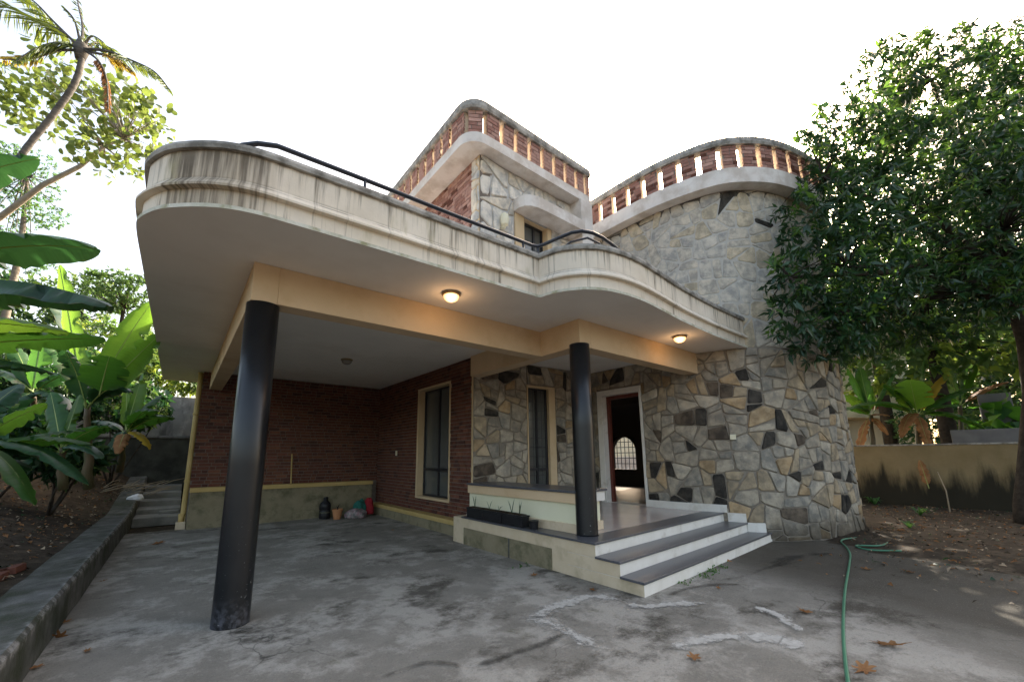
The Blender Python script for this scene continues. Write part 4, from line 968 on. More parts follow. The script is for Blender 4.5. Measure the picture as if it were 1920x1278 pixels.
def banana_leaf(name, parent, base, tip, width, arch=0.25, roll=0.0, m=None, seed=0, ragged=0.25, droop=0.35):
    r = random.Random(seed); base = Vector(base); tip = Vector(tip); L = (tip - base).length
    c = base.lerp(tip, 0.5) + Vector((0, 0, arch * L)); n = 30; torn = [set(r.sample(range(6, n - 2), r.choice((2, 3, 4)))) for _ in range(2)]
    ctr = [(1 - t) ** 2 * base + 2 * t * (1 - t) * c + t * t * tip for t in [i / n for i in range(n + 1)]]
    mb = MB(); rows = []
    for i, p in enumerate(ctr):
        t = i / n; d = (ctr[min(i + 1, n)] - ctr[max(i - 1, 0)]).normalized()
        s = d.cross(Vector((0, 0, 1))); s = s.normalized() if s.length > 0.15 else Vector((1, 0, 0)); u = s.cross(d)
        cr, sr = math.cos(roll), math.sin(roll); s, u = s * cr + u * sr, u * cr - s * sr
        w = 0.0 if t < 0.12 else 0.5 * width * min(1.0, ((t - 0.12) / 0.16) ** 0.6) * (max(0.0, 1 - ((t - 0.45) / 0.56) ** 2.6) ** 0.6 if t > 0.45 else 1.0)
        w = max(w, 0.008); row = []
        for side in (-1, 1):
            k = 1.0 - (r.random() ** 3) * ragged * 0.5
            if i in torn[(side + 1) // 2]: k = r.uniform(0.35, 0.7)
            e = [(0.5, 0.16, 1.0), (1.0, 0.16 - droop, k)]
            row.append([p + s * side * w * a * kk + u * w * h + u * 0.02 * r.uniform(-1, 1) * (a > 0.6) for a, h, kk in e])
        rows.append([mb.vert(row[0][1]), mb.vert(row[0][0]), mb.vert(p), mb.vert(row[1][0]), mb.vert(row[1][1])])
    for a, b in zip(rows, rows[1:]):
        i_ = rows.index(a) / n
        for q in range(4): mb.face((a[q], a[q + 1], b[q + 1], b[q]), 0, [(i_, q / 2 - 1), (i_, (q + 1) / 2 - 1), (i_ + 1 / n, (q + 1) / 2 - 1), (i_ + 1 / n, q / 2 - 1)])
    mb.tube([p - Vector((0, 0, 0.004)) for p in ctr[::2]], [0.010 * (1 - 0.85 * k / (n // 2)) + 0.0015 for k in range(n // 2 + 1)], 6, 1)
    return mb.build(name, [m or L_ban, m_midrib], parent, smooth=True, fix=False)
def banana_plant(label, group, foot, top, rad_, leaves, base_off=0.0, seed=0):
    foot = Vector(foot); top = Vector(top); r = random.Random(seed)
    t_ = thing('banana_plant', label, 'banana plant', foot, group)
    mb = MB(); k = 7; mb.tube([foot.lerp(top, i / k) + Vector((0.02 * r.uniform(-1, 1), 0.02 * r.uniform(-1, 1), 0)) - Vector((0, 0, 0.1 * (i == 0))) for i in range(k + 1)], [rad_ * 0.75 * (1.25 - 0.6 * i / k) for i in range(k + 1)], 12)
    mb.build('stem', m_stem, t_, smooth=True)
    for i, lf_ in enumerate(leaves):
        tip, w = lf_[0], lf_[1]; kw = dict(lf_[2]) if len(lf_) > 2 else {}
        b = top + Vector((0, 0, -0.12 * r.random()))
        nm = kw.pop('name', 'leaf'); lb = kw.pop('label', None)
        o = banana_leaf(nm, t_, kw.pop('base', b), tip, w, seed=seed * 31 + i, **kw)
        if lb: o['label'] = lb
    return t_

# ---- plants on the left bank
LB = 'banana plants on the bank left of the house'
Y, DK = {'m': L_bany}, {'m': L_band}
A0 = at(-190, 470, 4.3)
banana_plant('tall banana plant at the left edge, its long leaves reaching out over the bank', LB, at(-180, 1010, 4.3), A0, 0.11,
    [(at(70, 297, 4.3), 0.40, {'arch': 0.10, 'roll': 0.25, 'base': at(-170, 380, 4.3), 'm': L_band}), (at(183, 466, 4.4), 0.62, {'arch': 0.13, 'm': L_band, 'roll': 0.15, 'base': at(-180, 500, 4.2)}), (at(206, 574, 4.1), 0.72, {'arch': 0.15, 'm': L_band, 'roll': -0.15, 'droop': 0.5, 'base': at(-180, 560, 3.9)}),
     (at(128, 622, 4.9), 0.42, {'arch': 0.06, 'roll': 0.2, 'base': at(-180, 600, 4.6), 'm': L_bany}), (at(196, 634, 5.2), 0.46, {'arch': 0.05, 'roll': 0.3, 'base': at(-180, 660, 4.8)}), (at(100, 700, 4.9), 0.44, {'arch': 0.16, 'm': L_band, 'base': at(-180, 690, 4.4)}), (at(40, 560, 5.2), 0.5, {'arch': 0.1, 'm': L_band, 'base': at(-180, 600, 5.0)})], seed=1)
banana_plant('young banana plant with upright pale green leaves between kerb and left trees', LB, at(166, 905, 7.6), at(163, 762, 7.4), 0.085,
    [(at(112, 497, 7.8), 0.36, {'arch': 0.02, 'roll': 1.2, **Y}), (at(284, 568, 7.4), 0.5, {'arch': 0.12, 'roll': 0.5, **Y}), (at(298, 628, 7.0), 0.46, {'arch': 0.04, 'roll': 0.75, **Y}),
     (at(205, 668, 6.4), 0.62, {'arch': 0.10, 'roll': 0.2, 'base': at(186, 742, 6.7), 'droop': 0.1}), (at(60, 610, 7.4), 0.45, {'arch': 0.16, 'roll': -0.2}), (at(90, 545, 8.2), 0.5, {'arch': 0.12, 'roll': -0.7, **DK}),
     (at(120, 655, 6.8), 0.42, {'arch': 0.2, **DK}), (at(245, 735, 6.8), 0.36, {'arch': 0.3, 'roll': 0.3, **DK}), (at(135, 640, 7.8), 0.4, {'roll': 0.9, 'arch': 0.05})], seed=2)
banana_plant('small banana plant with a drooping yellow leaf near the boundary wall', LB, at(226, 876, 9.4), at(236, 806, 9.2), 0.075,
    [(at(326, 783, 9.0), 0.42, {'arch': 0.22, 'roll': 0.2}), (at(292, 770, 8.6), 0.40, {'arch': 0.3}), (at(268, 700, 9.4), 0.46, {'arch': 0.05, 'roll': 0.9, **Y}), (at(300, 742, 10), 0.40, {'arch': 0.15, 'roll': 0.4}),
     (at(282, 842, 9.0), 0.24, {'arch': 0.35, 'm': L_yel, 'label': 'drooping yellow leaf', 'ragged': 0.5}), (at(196, 870, 8.8), 0.3, {'arch': 0.35, **DK}), (at(220, 850, 8.4), 0.26, {'arch': 0.2, 'm': L_dry, 'ragged': 0.6, 'label': 'dry brown leaf'}), (at(175, 790, 9.2), 0.4, {'arch': 0.2, **DK}), (at(238, 720, 9.6), 0.4, {'arch': 0.02, 'roll': 1.1, **Y})], seed=3)
banana_plant('low banana plant with broad dark leaves at the lower left of the bank', LB, at(-120, 1010, 4.9), at(-110, 850, 4.9), 0.09,
    [(at(172, 832, 5.2), 0.36, {'arch': 0.18, 'roll': 0.15}), (at(88, 757, 5.4), 0.34, {'arch': 0.1, 'roll': 0.5, **Y}), (at(160, 806, 5.8), 0.3, {'arch': 0.1}), (at(64, 946, 4.3), 0.36, {'arch': 0.3, 'roll': 0.4}),
     (at(165, 908, 5.0), 0.30, {'arch': 0.35, **DK}), (at(60, 880, 5.2), 0.4, {'arch': 0.2, **DK}), (at(140, 876, 5.4), 0.3, {'arch': 0.28, **DK}), (at(40, 720, 5.6), 0.4, {'arch': 0.15, **DK})], seed=4)
banana_plant('shaded banana plant behind the tall one, half hidden by its neighbours', LB, at(70, 870, 8.6), at(62, 735, 8.4), 0.09,
    [(at(-30, 690, 8.2), 0.45, {'arch': 0.2, **DK}), (at(150, 700, 8.4), 0.45, {'arch': 0.25, **DK}), (at(10, 770, 7.9), 0.4, {'arch': 0.3, **DK}), (at(128, 768, 8.0), 0.4, {'arch': 0.3, **DK}), (at(80, 620, 8.8), 0.5, {'arch': 0.05, 'roll': 0.8}), (at(20, 640, 8.8), 0.4, {'arch': 0.1})], seed=5)
banana_plant('bushy young banana plant low beside the kerb wall with mid green leaves', LB, at(118, 905, 6.6), at(116, 838, 6.5), 0.07,
    [(at(205, 800, 6.4), 0.34, {'arch': 0.2, 'roll': 0.2}), (at(60, 800, 6.3), 0.34, {'arch': 0.2, 'roll': -0.2}), (at(150, 740, 6.7), 0.36, {'arch': 0.05, 'roll': 0.8, **Y}), (at(95, 735, 6.8), 0.34, {'arch': 0.04, 'roll': 1.0}), (at(190, 860, 6.2), 0.28, {'arch': 0.3, **DK}), (at(40, 850, 6.2), 0.3, {'arch': 0.3})], seed=6)
def shrub(label, cat, E, n, per, ln, wd, mats, foot, group=None, stems=5, name='shrub', droop=0.3, trunk_m=None, r0=0.03, shell=0.5):
    t_ = thing(name, label, cat, foot, group)
    V, F, C, A = clusters(E, n, per, ln, wd, ln * 1.2, droop, shell)
    mi = (nrng.random(len(C)) < 0.35).astype(int).repeat(per).repeat(4) if len(mats) > 1 else None
    o = np_mesh('foliage', V, F, mats, t_, mi); o['kind'] = 'stuff'
    mb = MB(); idx = np.random.default_rng(3).choice(len(C), min(stems, len(C)), replace=False)
    branchy(mb, foot, [C[i] for i in idx], r0, random.Random(5), 0.1); mb.build('stem', trunk_m or m_darkbark, t_, smooth=True)
    return t_
SG = 'leafy shrubs on the bank and behind its wall'
for px, py, ds, rx, rz, n, mats, lb in ((40, 735, 9.4, 90, 50, 170, [L_band, L_far], 'dark leafy shrub at the far left under the banana leaves'), (160, 725, 11.5, 80, 60, 170, [L_band, L_far], 'dark shrub filling the gap behind the young banana plant'),
        (262, 672, 14.5, 50, 52, 150, [L_far, L_farb], 'sunlit shrub rising over the grey wall beside the balcony'), (345, 722, 15.5, 34, 18, 70, [L_farb, L_far], 'bright green shrub showing between grey wall and balcony underside'),
        (110, 860, 8.0, 60, 34, 80, [L_band, L_far], 'low dark shrub on the ground of the bank'),
        (70, 680, 12.5, 110, 50, 260, [L_band, L_far], 'tall dark shrub behind the young banana plant at the left'), (230, 760, 11.6, 70, 45, 200, [L_band, L_far], 'dark bush in front of the mouldy wall base'), (10, 820, 7.6, 70, 50, 150, [L_band, L_ban], 'dark bush low at the left edge of the bank'),
        (215, 650, 15.5, 80, 50, 260, [L_far, L_farb], 'light green bush above the grey wall at the left')):
    c = at(px, py, ds); shrub(lb, 'shrub', [px_ell(px, py, ds, rx, rz)], n, 10, 0.21, 0.45, mats, (c.x, c.y, bank_z(c.x, min(c.y, 13)) - 0.05), SG)
def tree(label, foot, trunk_pts, radii, E, n, per, ln, wd, mats, bark, group=None, limbs=14, name='tree', reject=None, droop=0.3, shell=0.55, frac=0.3, updir=0.4, r0=0.06):
    t_ = thing(name, label, 'tree', foot, group)
    mb = MB(); mb.tube(trunk_pts, radii, 10)
    V, F, C, A = clusters(E, n, per, ln, wd, ln * 1.3, droop, shell, reject, updir=updir)
    idx = np.random.default_rng(4).choice(len(C), min(limbs, len(C)), replace=False); top = trunk_pts[-1]
    branchy(mb, top, [C[i] for i in idx], r0, random.Random(2), 0.08)
    mb.build('trunk', bark, t_, smooth=True)
    mi = (nrng.random(len(C)) < frac).astype(int).repeat(per).repeat(4) if len(mats) > 1 else None
    o = np_mesh('crown', V, F, mats, t_, mi); o['kind'] = 'stuff'
    return t_
FT = 'trees beyond the walls'
for px, py, ds, rx, rz, n, ln, mats, lb in ((232, 548, 21, 62, 42, 420, 0.2, [L_far, L_far], 'dense dark tree standing beyond the grey wall left of the balcony'), (150, 560, 24, 60, 60, 260, 0.22, [L_far, L_farb], 'thin pale green tree behind the dense dark one'),
        (40, 590, 19, 90, 75, 480, 0.24, [L_far, L_band], 'brownish dark tree at the left edge behind the banana leaves'), (285, 640, 22, 40, 70, 240, 0.2, [L_far, L_farb], 'sparse tree by the left edge of the balcony underside')):
    c = at(px, py + rz * 0.7, ds); f = (c.x, c.y, 0.8)
    tree(lb, f, [f, tuple(Vector(f).lerp(c, 0.5)), tuple(c)], [0.16, 0.12, 0.08], [px_ell(px, py, ds, rx, rz), px_ell(px - rx * 0.5, py + rz * .3, ds + 1, rx * .6, rz * .6)], n, 9, ln, 0.5, mats, m_darkbark, FT, 12)
# broad-leaved tree with a pale leaning limb
lp = [at(-120, 520, 11.5), at(-30, 430, 11.2), at(30, 385, 11), at(80, 347, 11), at(150, 312, 11), at(195, 275, 11.2), at(232, 260, 11.4)]
bt = thing('tree', 'sparse broad leaved tree with a pale leaning limb left of the balcony', 'tree', (lp[0].x, lp[0].y, 1.5), 'trees on the left bank')
mb = MB(); mb.tube([(lp[0].x, lp[0].y, 1.2)] + [tuple(p) for p in lp], [0.10, 0.095, 0.085, 0.078, 0.07, 0.06, 0.045, 0.025], 10)
E = [px_ell(200, 215, 11.2, 110, 95), px_ell(255, 225, 11.4, 70, 70), px_ell(150, 160, 11.4, 110, 50), px_ell(45, 180, 11.2, 60, 55), px_ell(190, 290, 11.2, 60, 38), px_ell(60, 215, 11.6, 55, 30)]
C, d = in_ellipsoids(E, 190, 0.35)
br = random.Random(9); start = [lp[3], lp[4], lp[5], lp[6]]
for q in C:
    q = Vector(q); s_ = min(start, key=lambda k: (k - q).length)
    if (s_ - q).length < 2.6 and br.random() < 0.5: branchy(mb, s_, [q], 0.022, br, 0.12, 5)
mb.build('trunk', m_palebark, bt, smooth=True)
Cc = np.repeat(C, 6, 0); N = len(Cc); P = Cc + nrng.normal(size=(N, 3)) * 0.17
D = unit(nrng.normal(size=(N, 3)) + np.array([0, 0, -0.5])); l = nrng.uniform(0.15, 0.27, N)
rad8 = []; V = np.empty((N, 9, 3)); S = unit(np.cross(D, nrng.normal(size=(N, 3)))); U = np.cross(S, D)
V[:, 0] = P + D * (l * 0.5)[:, None] + U * 0.01
for k in range(8):
    an = 2 * math.pi * k / 8; V[:, 1 + k] = P + D * (l * (0.5 - 0.5 * math.cos(an)))[:, None] + S * (l * 0.40 * math.sin(an))[:, None] + U * (0.03 * abs(math.sin(an)))
F = np.concatenate([(np.arange(N) * 9)[:, None] + np.array([[0, 1 + k, 1 + (k + 1) % 8]]) for k in range(8)], 1).reshape(-1, 3)
o = np_mesh('crown', V.reshape(-1, 3), F, [L_broad], bt); o['kind'] = 'stuff'
# feathery tree
c = at(40, 460, 14.5); f = (c.x, c.y, 1.5)
tree('feathery fine leaved tree at the left edge below the palm', f, [f, tuple(c), tuple(at(45, 400, 14.5)), tuple(at(50, 330, 14.5))], [0.15, 0.1, 0.07, 0.03],
     [px_ell(55, 330, 14.5, 55, 60), px_ell(20, 400, 14.5, 45, 60), px_ell(80, 400, 14.5, 40, 30), px_ell(30, 480, 14.5, 60, 30), px_ell(10, 290, 14.5, 30, 30)], 900, 16, 0.075, 0.4, [L_feather, L_far], m_bark, 'trees on the left bank', 30, shell=0.3, r0=0.03)
# coconut palm
def frond(name, parent, pts, ll, m, seed, dens=74, hang=0.7, bare=0.12):
    r = random.Random(seed); ctr = catmull([tuple(p) for p in pts], 8); mb = MB(); n = len(ctr)
    mb.tube([tuple(p) for p in ctr], [0.03 * (1 - 0.85 * i / (n - 1)) + 0.004 for i in range(n)], 6, 1)
    for k in range(dens):
        t = bare + (1 - bare) * (k + r.random()) / dens; i = min(n - 2, int(t * (n - 1))); p = ctr[i].lerp(ctr[i + 1], t * (n - 1) - i); d = (ctr[i + 1] - ctr[i]).normalized()
        s = d.cross(Vector((0, 0, 1))).normalized()
        for sd in (-1, 1):
            l = ll * (0.45 + 0.55 * math.sin(math.pi * min(1, t * 0.9 + 0.12))) * r.uniform(0.75, 1.1)
            q = (s * sd * r.uniform(.45, .9) + d * r.uniform(.3, .8) - Vector((0, 0, hang * r.uniform(.5, 1.2)))).normalized()
            e = p + q * l - Vector((0, 0, 0.12 * l)); m_ = p + q * l * 0.5; w = q.cross(Vector((r.uniform(-1, 1), r.uniform(-1, 1), .5))).normalized() * 0.018
            a = [mb.vert(x) for x in (p, m_ + w, e, m_ - w)]; mb.face(a, 0)
    return mb.build(name, [m, m_palmbark], parent, fix=False)
D8 = 8.2; PT = at(152, 88, D8); tp = [at(-75, 560, D8 + 0.2), at(-45, 420, D8), at(45, 285, D8), at(100, 215, D8), at(138, 160, D8), at(152, 118, D8), PT]
pm = thing('coconut_palm', 'leaning coconut palm with ragged drooping fronds at the top left', 'palm', (tp[0].x, tp[0].y, 1.2), 'trees on the left bank')
mb = MB(); sm = catmull([(tp[0].x, tp[0].y, 0.9)] + [tuple(p) for p in tp], 10)
mb.tube([tuple(p) for p in sm], [0.062 + (0.004 if i % 2 else -0.003) for i in range(len(sm))], 14); mb.tube([tuple(at(150, 112, D8)), tuple(at(153, 92, D8)), tuple(at(154, 72, D8))], [0.09, 0.15, 0.06], 12)
mb.build('trunk', m_palmbark, pm, smooth=True)
for i, (pl, ll, m_, kw) in enumerate((
    ([(150, 90, 8.2), (120, 62, 8.2), (70, 38, 8.1), (20, 15, 8.0), (-30, 12, 7.9)], 0.62, L_palm, {}), ([(150, 90, 8.2), (100, 40, 8.4), (60, 0, 8.5), (10, -30, 8.6)], 0.6, L_palm, {}),
    ([(150, 92, 8.2), (125, 82, 8.0), (95, 82, 7.8), (60, 95, 7.6), (30, 115, 7.4)], 0.5, L_palm, {}), ([(150, 95, 8.2), (110, 95, 8.0), (60, 110, 7.8), (5, 112, 7.7)], 0.28, L_palmy, {'bare': 0.5, 'dens': 34, 'hang': 0.15}),
    ([(154, 92, 8.2), (200, 96, 8.0), (250, 115, 7.9), (290, 135, 7.8), (318, 168, 7.7)], 0.36, L_palm, {'bare': 0.35}), ([(154, 95, 8.2), (190, 102, 8.1), (225, 112, 8.1), (250, 135, 8.0)], 0.3, L_palmy, {'bare': 0.4}),
    ([(152, 88, 8.2), (155, 50, 8.2), (147, 10, 8.2), (143, -20, 8.2)], 0.2, L_palm, {'dens': 24, 'bare': 0.2}), ([(152, 90, 8.2), (140, 40, 8.1), (118, 12, 8.1)], 0.12, L_palm, {'dens': 16, 'bare': 0.5}),
    ([(156, 90, 8.2), (172, 68, 8.2), (195, 80, 8.2)], 0.2, L_palm, {'dens': 18}), ([(160, 95, 8.2), (185, 115, 8.1), (200, 150, 8.1), (203, 205, 8.0)], 0.30, L_dry, {'hang': 1.4, 'bare': 0.3}),
    ([(160, 95, 8.2), (182, 80, 8.5), (210, 95, 8.8), (230, 130, 9.0)], 0.4, L_palm, {}))):
    o = frond('frond', pm, [at(*q) for q in pl], ll, m_, 20 + i, **kw)
    if m_ is L_dry: o['label'] = 'dead brown frond hanging down'

# ---- the big tree on the right
RT = at_z(1938, 985, 0.0); RT = Vector((RT.x, RT.y, 0.0)); DT = depth(RT)
def in_house(C):
    x, y, z = C[:, 0], C[:, 1], C[:, 2]
    return (z < 8.3) & (((x < 12.9) & (y > -2.2)) | ((x > 8.0) & (x < 12.9) & (y > -3.0) & (np.hypot((x - 10.4) / 2.6, (y + 0.2) / 2.75) < 1.0)) | ((x < 8.8) & (y > -2.4)))
ER = [px_ell(1740, 400, 8.6, 215, 190), px_ell(1800, 235, 9.2, 170, 150), px_ell(1585, 500, 7.2, 120, 120), px_ell(1640, 330, 8.0, 120, 130), px_ell(1880, 430, 7.6, 170, 170), px_ell(1745, 150, 9.2, 95, 100),
      px_ell(1560, 590, 7.6, 85, 80), px_ell(1740, 560, 8.4, 150, 85), px_ell(1480, 520, 6.9, 55, 55), px_ell(1545, 330, 7.4, 45, 85), px_ell(1860, 130, 9.6, 80, 90), px_ell(1600, 615, 8.0, 60, 45), px_ell(1950, 300, 8.4, 120, 180), px_ell(1900, 560, 9.0, 80, 50), px_ell(1800, 480, 10.8, 210, 110), px_ell(2010, 420, 10.6, 170, 200), px_ell(2170, 430, 9.5, 170, 220), px_ell(1660, 605, 9.0, 90, 45), px_ell(1600, 265, 7.9, 95, 90), px_ell(1665, 140, 8.8, 75, 75), px_ell(1570, 410, 7.1, 110, 95), px_ell(1545, 630, 7.3, 65, 55), px_ell(1470, 590, 6.8, 45, 40), px_ell(1530, 240, 7.4, 35, 40), px_ell(1880, 260, 8.8, 130, 150), ((14.3, -1.1, 6.3), (1.7, 1.5, 1.5)), ((15.8, -1.9, 5.6), (1.6, 1.4, 1.4))]
bigtree = thing('mango_tree', 'big dark leafy tree on the right overhanging the round stone tower', 'tree', RT)
V, F, C, A = clusters(ER, 8200, 12, 0.155, 0.30, 0.15, 0.45, 0.5, in_house, updir=0.35, lenvar=0.4)
zmid = np.percentile(C[:, 2], 55); outer = (nrng.random(len(C)) < np.where(C[:, 2] > zmid, 0.30, 0.15)).astype(int)
o = np_mesh('crown', V, F, [L_mango, L_mangoy], bigtree, outer.repeat(12).repeat(4)); o['kind'] = 'stuff'
mb = MB(); fork = at(1900, 560, DT - 0.6); mb.tube([tuple(RT - Vector((0, 0, .15))), tuple(RT + Vector((-0.04, 0.02, 0.4))), tuple(at(1930, 860, DT)), tuple(at(1938, 740, DT)), tuple(at(1926, 640, DT - .3)), tuple(fork)], [0.30, 0.21, 0.17, 0.165, 0.16, 0.14], 14)
limb_ends = []
for e in ER[:12]:
    c = Vector(e[0]); mid = fork.lerp(c, 0.55) + Vector((0, 0, 0.35)); mb.tube([tuple(fork), tuple(fork.lerp(mid, 0.5) + Vector((0, 0, .15))), tuple(mid), tuple(c)], [0.11, 0.085, 0.06, 0.03], 8); limb_ends += [mid, c]
br = random.Random(4)
for i in np.random.default_rng(8).choice(len(C), 700, replace=False):
    q = Vector(C[i]); s_ = min(limb_ends, key=lambda k: (k - q).length)
    if (s_ - q).length < 2.2: branchy(mb, s_, [q], 0.018, br, 0.05, 4)
mb.build('trunk', m_darkbark, bigtree, smooth=True)

# ---- behind the right-hand wall
W0, W1 = at_z(1590, 944, 0.0), at_z(1990, 968, 0.0)
rwall = thing('boundary_wall', 'old ochre boundary wall with a black mouldy foot at the right', 'wall', (W0.x, W0.y, 0))
wd = (Vector((W1.x, W1.y, 0)) - Vector((W0.x, W0.y, 0))); wt_ = wd.normalized(); wn = Vector((wt_.y, -wt_.x, 0)); wl_ = wd.length
mb = MB(); mb.obox((W0.x - wt_.x * 3, W0.y - wt_.y * 3, -0.1), wt_, -wn, wl_ + 6, 1.88, 0.2); mb.build('wall_body', m_oldwall, rwall, bevel=0.012)
mb = MB(); mb.obox(Vector((W0.x, W0.y, 1.7805)) - wt_ * 3 + wn * 0.015, wt_, -wn, wl_ + 6, 0.045, 0.23); mb.build('coping', m_cope, rwall, bevel=0.01)
mb = MB()
for k in range(9): mb.obox(Vector((W0.x, W0.y, -0.05)) + wt_ * (0.9 + 0.02 * k + (0.55 if k % 2 else 0.1) * 3) + wn * 0.0005, wt_, wn, 1.4, 0.42 + 0.05 * (k % 3), 0.012 + 0.002 * k)
GR = 'banana plants behind the right wall'
def wallz(px, ds): return at(px, 980, ds).xy
bx = at(1640, 900, 14.6)
banana_plant('banana plant by the tower edge with pinkish dry leaves under its crown', GR, (bx.x, bx.y, 0), at(1632, 778, 14.6), 0.12,
    [(at(1686, 690, 14.4), 0.6, {'arch': 0.12, 'roll': 0.4}), (at(1588, 690, 14.8), 0.5, {'arch': 0.08, 'roll': 0.6}), (at(1612, 688, 14.8), 0.5, {'arch': 0.02, 'roll': 1.1}), (at(1586, 768, 14.2), 0.5, {'arch': 0.3}), (at(1584, 740, 14.4), .5, {'arch': .2, **Y}),
     (at(1604, 880, 14.0), 0.3, {'arch': 0.2, 'm': L_dry, 'ragged': 0.7, 'label': 'dry brown leaf hanging down'}), (at(1665, 815, 14.2), 0.4, {'arch': 0.25, 'm': L_dry, 'ragged': 0.7, 'label': 'dry brown leaf'}), (at(1668, 780, 14.0), .3, {'arch': .15, 'm': L_dry, 'ragged': .6, 'label': 'dry brown leaf'})], seed=11)
bx = at(1722, 900, 14.2)
banana_plant('banana plant in the middle with a square bright leaf facing the yard', GR, (bx.x, bx.y, 0), at(1720, 775, 14.2), 0.13,
    [(at(1706, 712, 13.2), 0.95, {'arch': 0.05, 'roll': 0.1, 'droop': 0.05, **Y}), (at(1592, 766, 13.6), 0.5, {'arch': 0.22}), (at(1732, 676, 14.4), 0.6, {'arch': 0.02, 'roll': 1.0}), (at(1836, 726, 13.8), 0.55, {'arch': 0.15}), (at(1848, 804, 13.6), 0.55, {'arch': 0.28}),
     (at(1800, 760, 13.4), 0.5, {'arch': 0.2}), (at(1776, 700, 14.4), 0.4, {'arch': 0.1, 'm': L_yel, 'label': 'yellow leaf'}), (at(1690, 820, 13.6), 0.4, {'arch': 0.3, 'm': L_dry, 'ragged': .6, 'label': 'dry brown leaf'}), (at(1742, 838, 13.8), .35, {'arch': .15, 'm': L_dry, 'ragged': .7, 'label': 'dry brown leaf'}), (at(1660, 720, 14), .6, {'arch': .12, 'roll': .5})], seed=12)
bx = at(1800, 900, 15.6)
banana_plant('banana plant towards the right tree with arching dull leaves', GR, (bx.x, bx.y, 0), at(1800, 760, 15.6), 0.12,
    [(at(1770, 670, 15.4), 0.6, {'arch': 0.05, 'roll': .8}), (at(1890, 716, 15.2), 0.5, {'arch': 0.15, 'm': L_dry, 'ragged': .5, 'label': 'dry brown leaf'}), (at(1850, 650, 15.4), 0.6, {'arch': 0.1, 'roll': .4}), (at(1740, 740, 15), .5, {'arch': .2}), (at(1870, 770, 15), .5, {'arch': .25}), (at(1815, 650, 15.8), .6, {'arch': .03, 'roll': 1.1})], seed=13)
for px, py, ds, rx, rz, n, ln, mats, lb in ((1780, 640, 24, 110, 80, 620, 0.3, [L_farb, L_far], 'bright backlit tree beyond the right wall, seen under the big crown'), (1900, 640, 21, 80, 110, 480, 0.26, [L_far, L_farb], 'tree beyond the wall behind the right trunk'), (1690, 560, 26, 120, 90, 420, 0.3, [L_far, L_farb], 'tall tree behind the neighbouring house on the right'), (1850, 730, 19, 120, 70, 420, 0.24, [L_far, L_band], 'dark leafy tree low behind the right wall and its posts'), (1760, 720, 23, 90, 60, 300, 0.26, [L_far, L_farb], 'mid green tree between neighbour house and dark trees'), (2060, 560, 17, 160, 200, 500, 0.26, [L_far, L_band], 'dark tree just outside the right edge beyond the wall')):
    c = at(px, py, ds); f = (c.x, c.y, 0)
    tree(lb, f, [f, (c.x, c.y, c.z * .5), tuple(c)], [0.2, 0.15, 0.1], [px_ell(px, py, ds, rx, rz), px_ell(px + rx * .4, py + rz * .4, ds - 1, rx * .7, rz * .6)], n, 9, ln, 0.5, mats, m_darkbark, FT, 12)
for k, (x, y, h, rr, lb) in enumerate(((22.5, 2.5, 9.5, 3.6, 'tall spreading tree beyond the neighbouring plot, behind the round tower'), (26.0, -1.0, 10.0, 4.0, 'second tall tree beyond the right wall, further from the tower'), (22.0, -3.2, 7.5, 2.8, 'rounded tree standing behind the neighbouring house'))):
    f = (x, y, 0); tree(lb, f, [f, (x, y, h * .5), (x + .2, y, h * .8)], [0.3, 0.22, 0.12], [((x, y, h), (rr, rr, rr * .75)), ((x + 1, y - 1.5, h - 1.5), (rr * .8, rr * .8, rr * .6)), ((x - 1.2, y + 1.2, h - 2), (rr * .7, rr * .7, rr * .6))], 520, 9, 0.34, 0.5, [L_far, L_farb], m_darkbark, FT, 14)
c = at(1885, 800, 13.8); shrub('large round leaved plant over the wall at the right edge', 'shrub', [px_ell(1885, 795, 13.8, 34, 34)], 26, 3, 0.5, 0.85, [L_ban, L_bany], (c.x, c.y, 0), None, 6)
c = at(1800, 810, 17.5); shrub('dark hedge like shrub between neighbour house and right tree', 'shrub', [px_ell(1760, 800, 17.5, 70, 50), px_ell(1850, 790, 17.5, 80, 60)], 300, 9, 0.2, 0.5, [L_far, L_band], (c.x, c.y, 0), None, 8)
# neighbouring house
nb = thing('neighbour_house', 'cream neighbouring house with dark narrow windows behind the right wall', 'house', at_z(1650, 900, 0.0))
NP = at(1560, 860, 21.0); NQ = at(1735, 860, 22.0); NP.z = NQ.z = 0; nt_ = (NQ - NP).normalized(); nn_ = Vector((nt_.y, -nt_.x, 0)); nl = (NQ - NP).length
path_n = Path([tuple(NP.xy), tuple(NQ.xy)])
wins = []
for px in (1636, 1668, 1690):
    s0 = path_n.near(*at(px, 800, 21.3).xy); wins.append((s0 - 0.16, s0 + 0.16, 0.9, 2.75))
s0 = path_n.near(*at(1704, 715, 21.6).xy); wins2 = (s0 - 0.45, s0 + 0.45, 4.3, 5.6)
mb = MB(); wall_strip(mb, path_n, 0, 7.2, 0.3, wins + [wins2], 0); nw = mb.build('wall', m_neigh, nb)
for a, b, c_, d_ in wins + [wins2]:
    mb = MB(); mb.obox(path_n.at(a, c_, -0.15), nt_, nn_, b - a, d_ - c_, 0.05); fr_ = mb.build('window', m_iron, nb)
    mb = MB(); mb.obox(path_n.at(a + 0.05, c_ + 0.05, -0.099), nt_, nn_, b - a - 0.1, d_ - c_ - 0.1, 0.01); mb.build('pane', m_glass, fr_)
mb = MB(); mb.obox(NP - nt_ * 0.6 + nn_ * 0.8 + Vector((0, 0, 3.35)), nt_, -nn_, nl + 1.2, 0.18, 0.79); mb.build('ledge', m_neigh, nb)
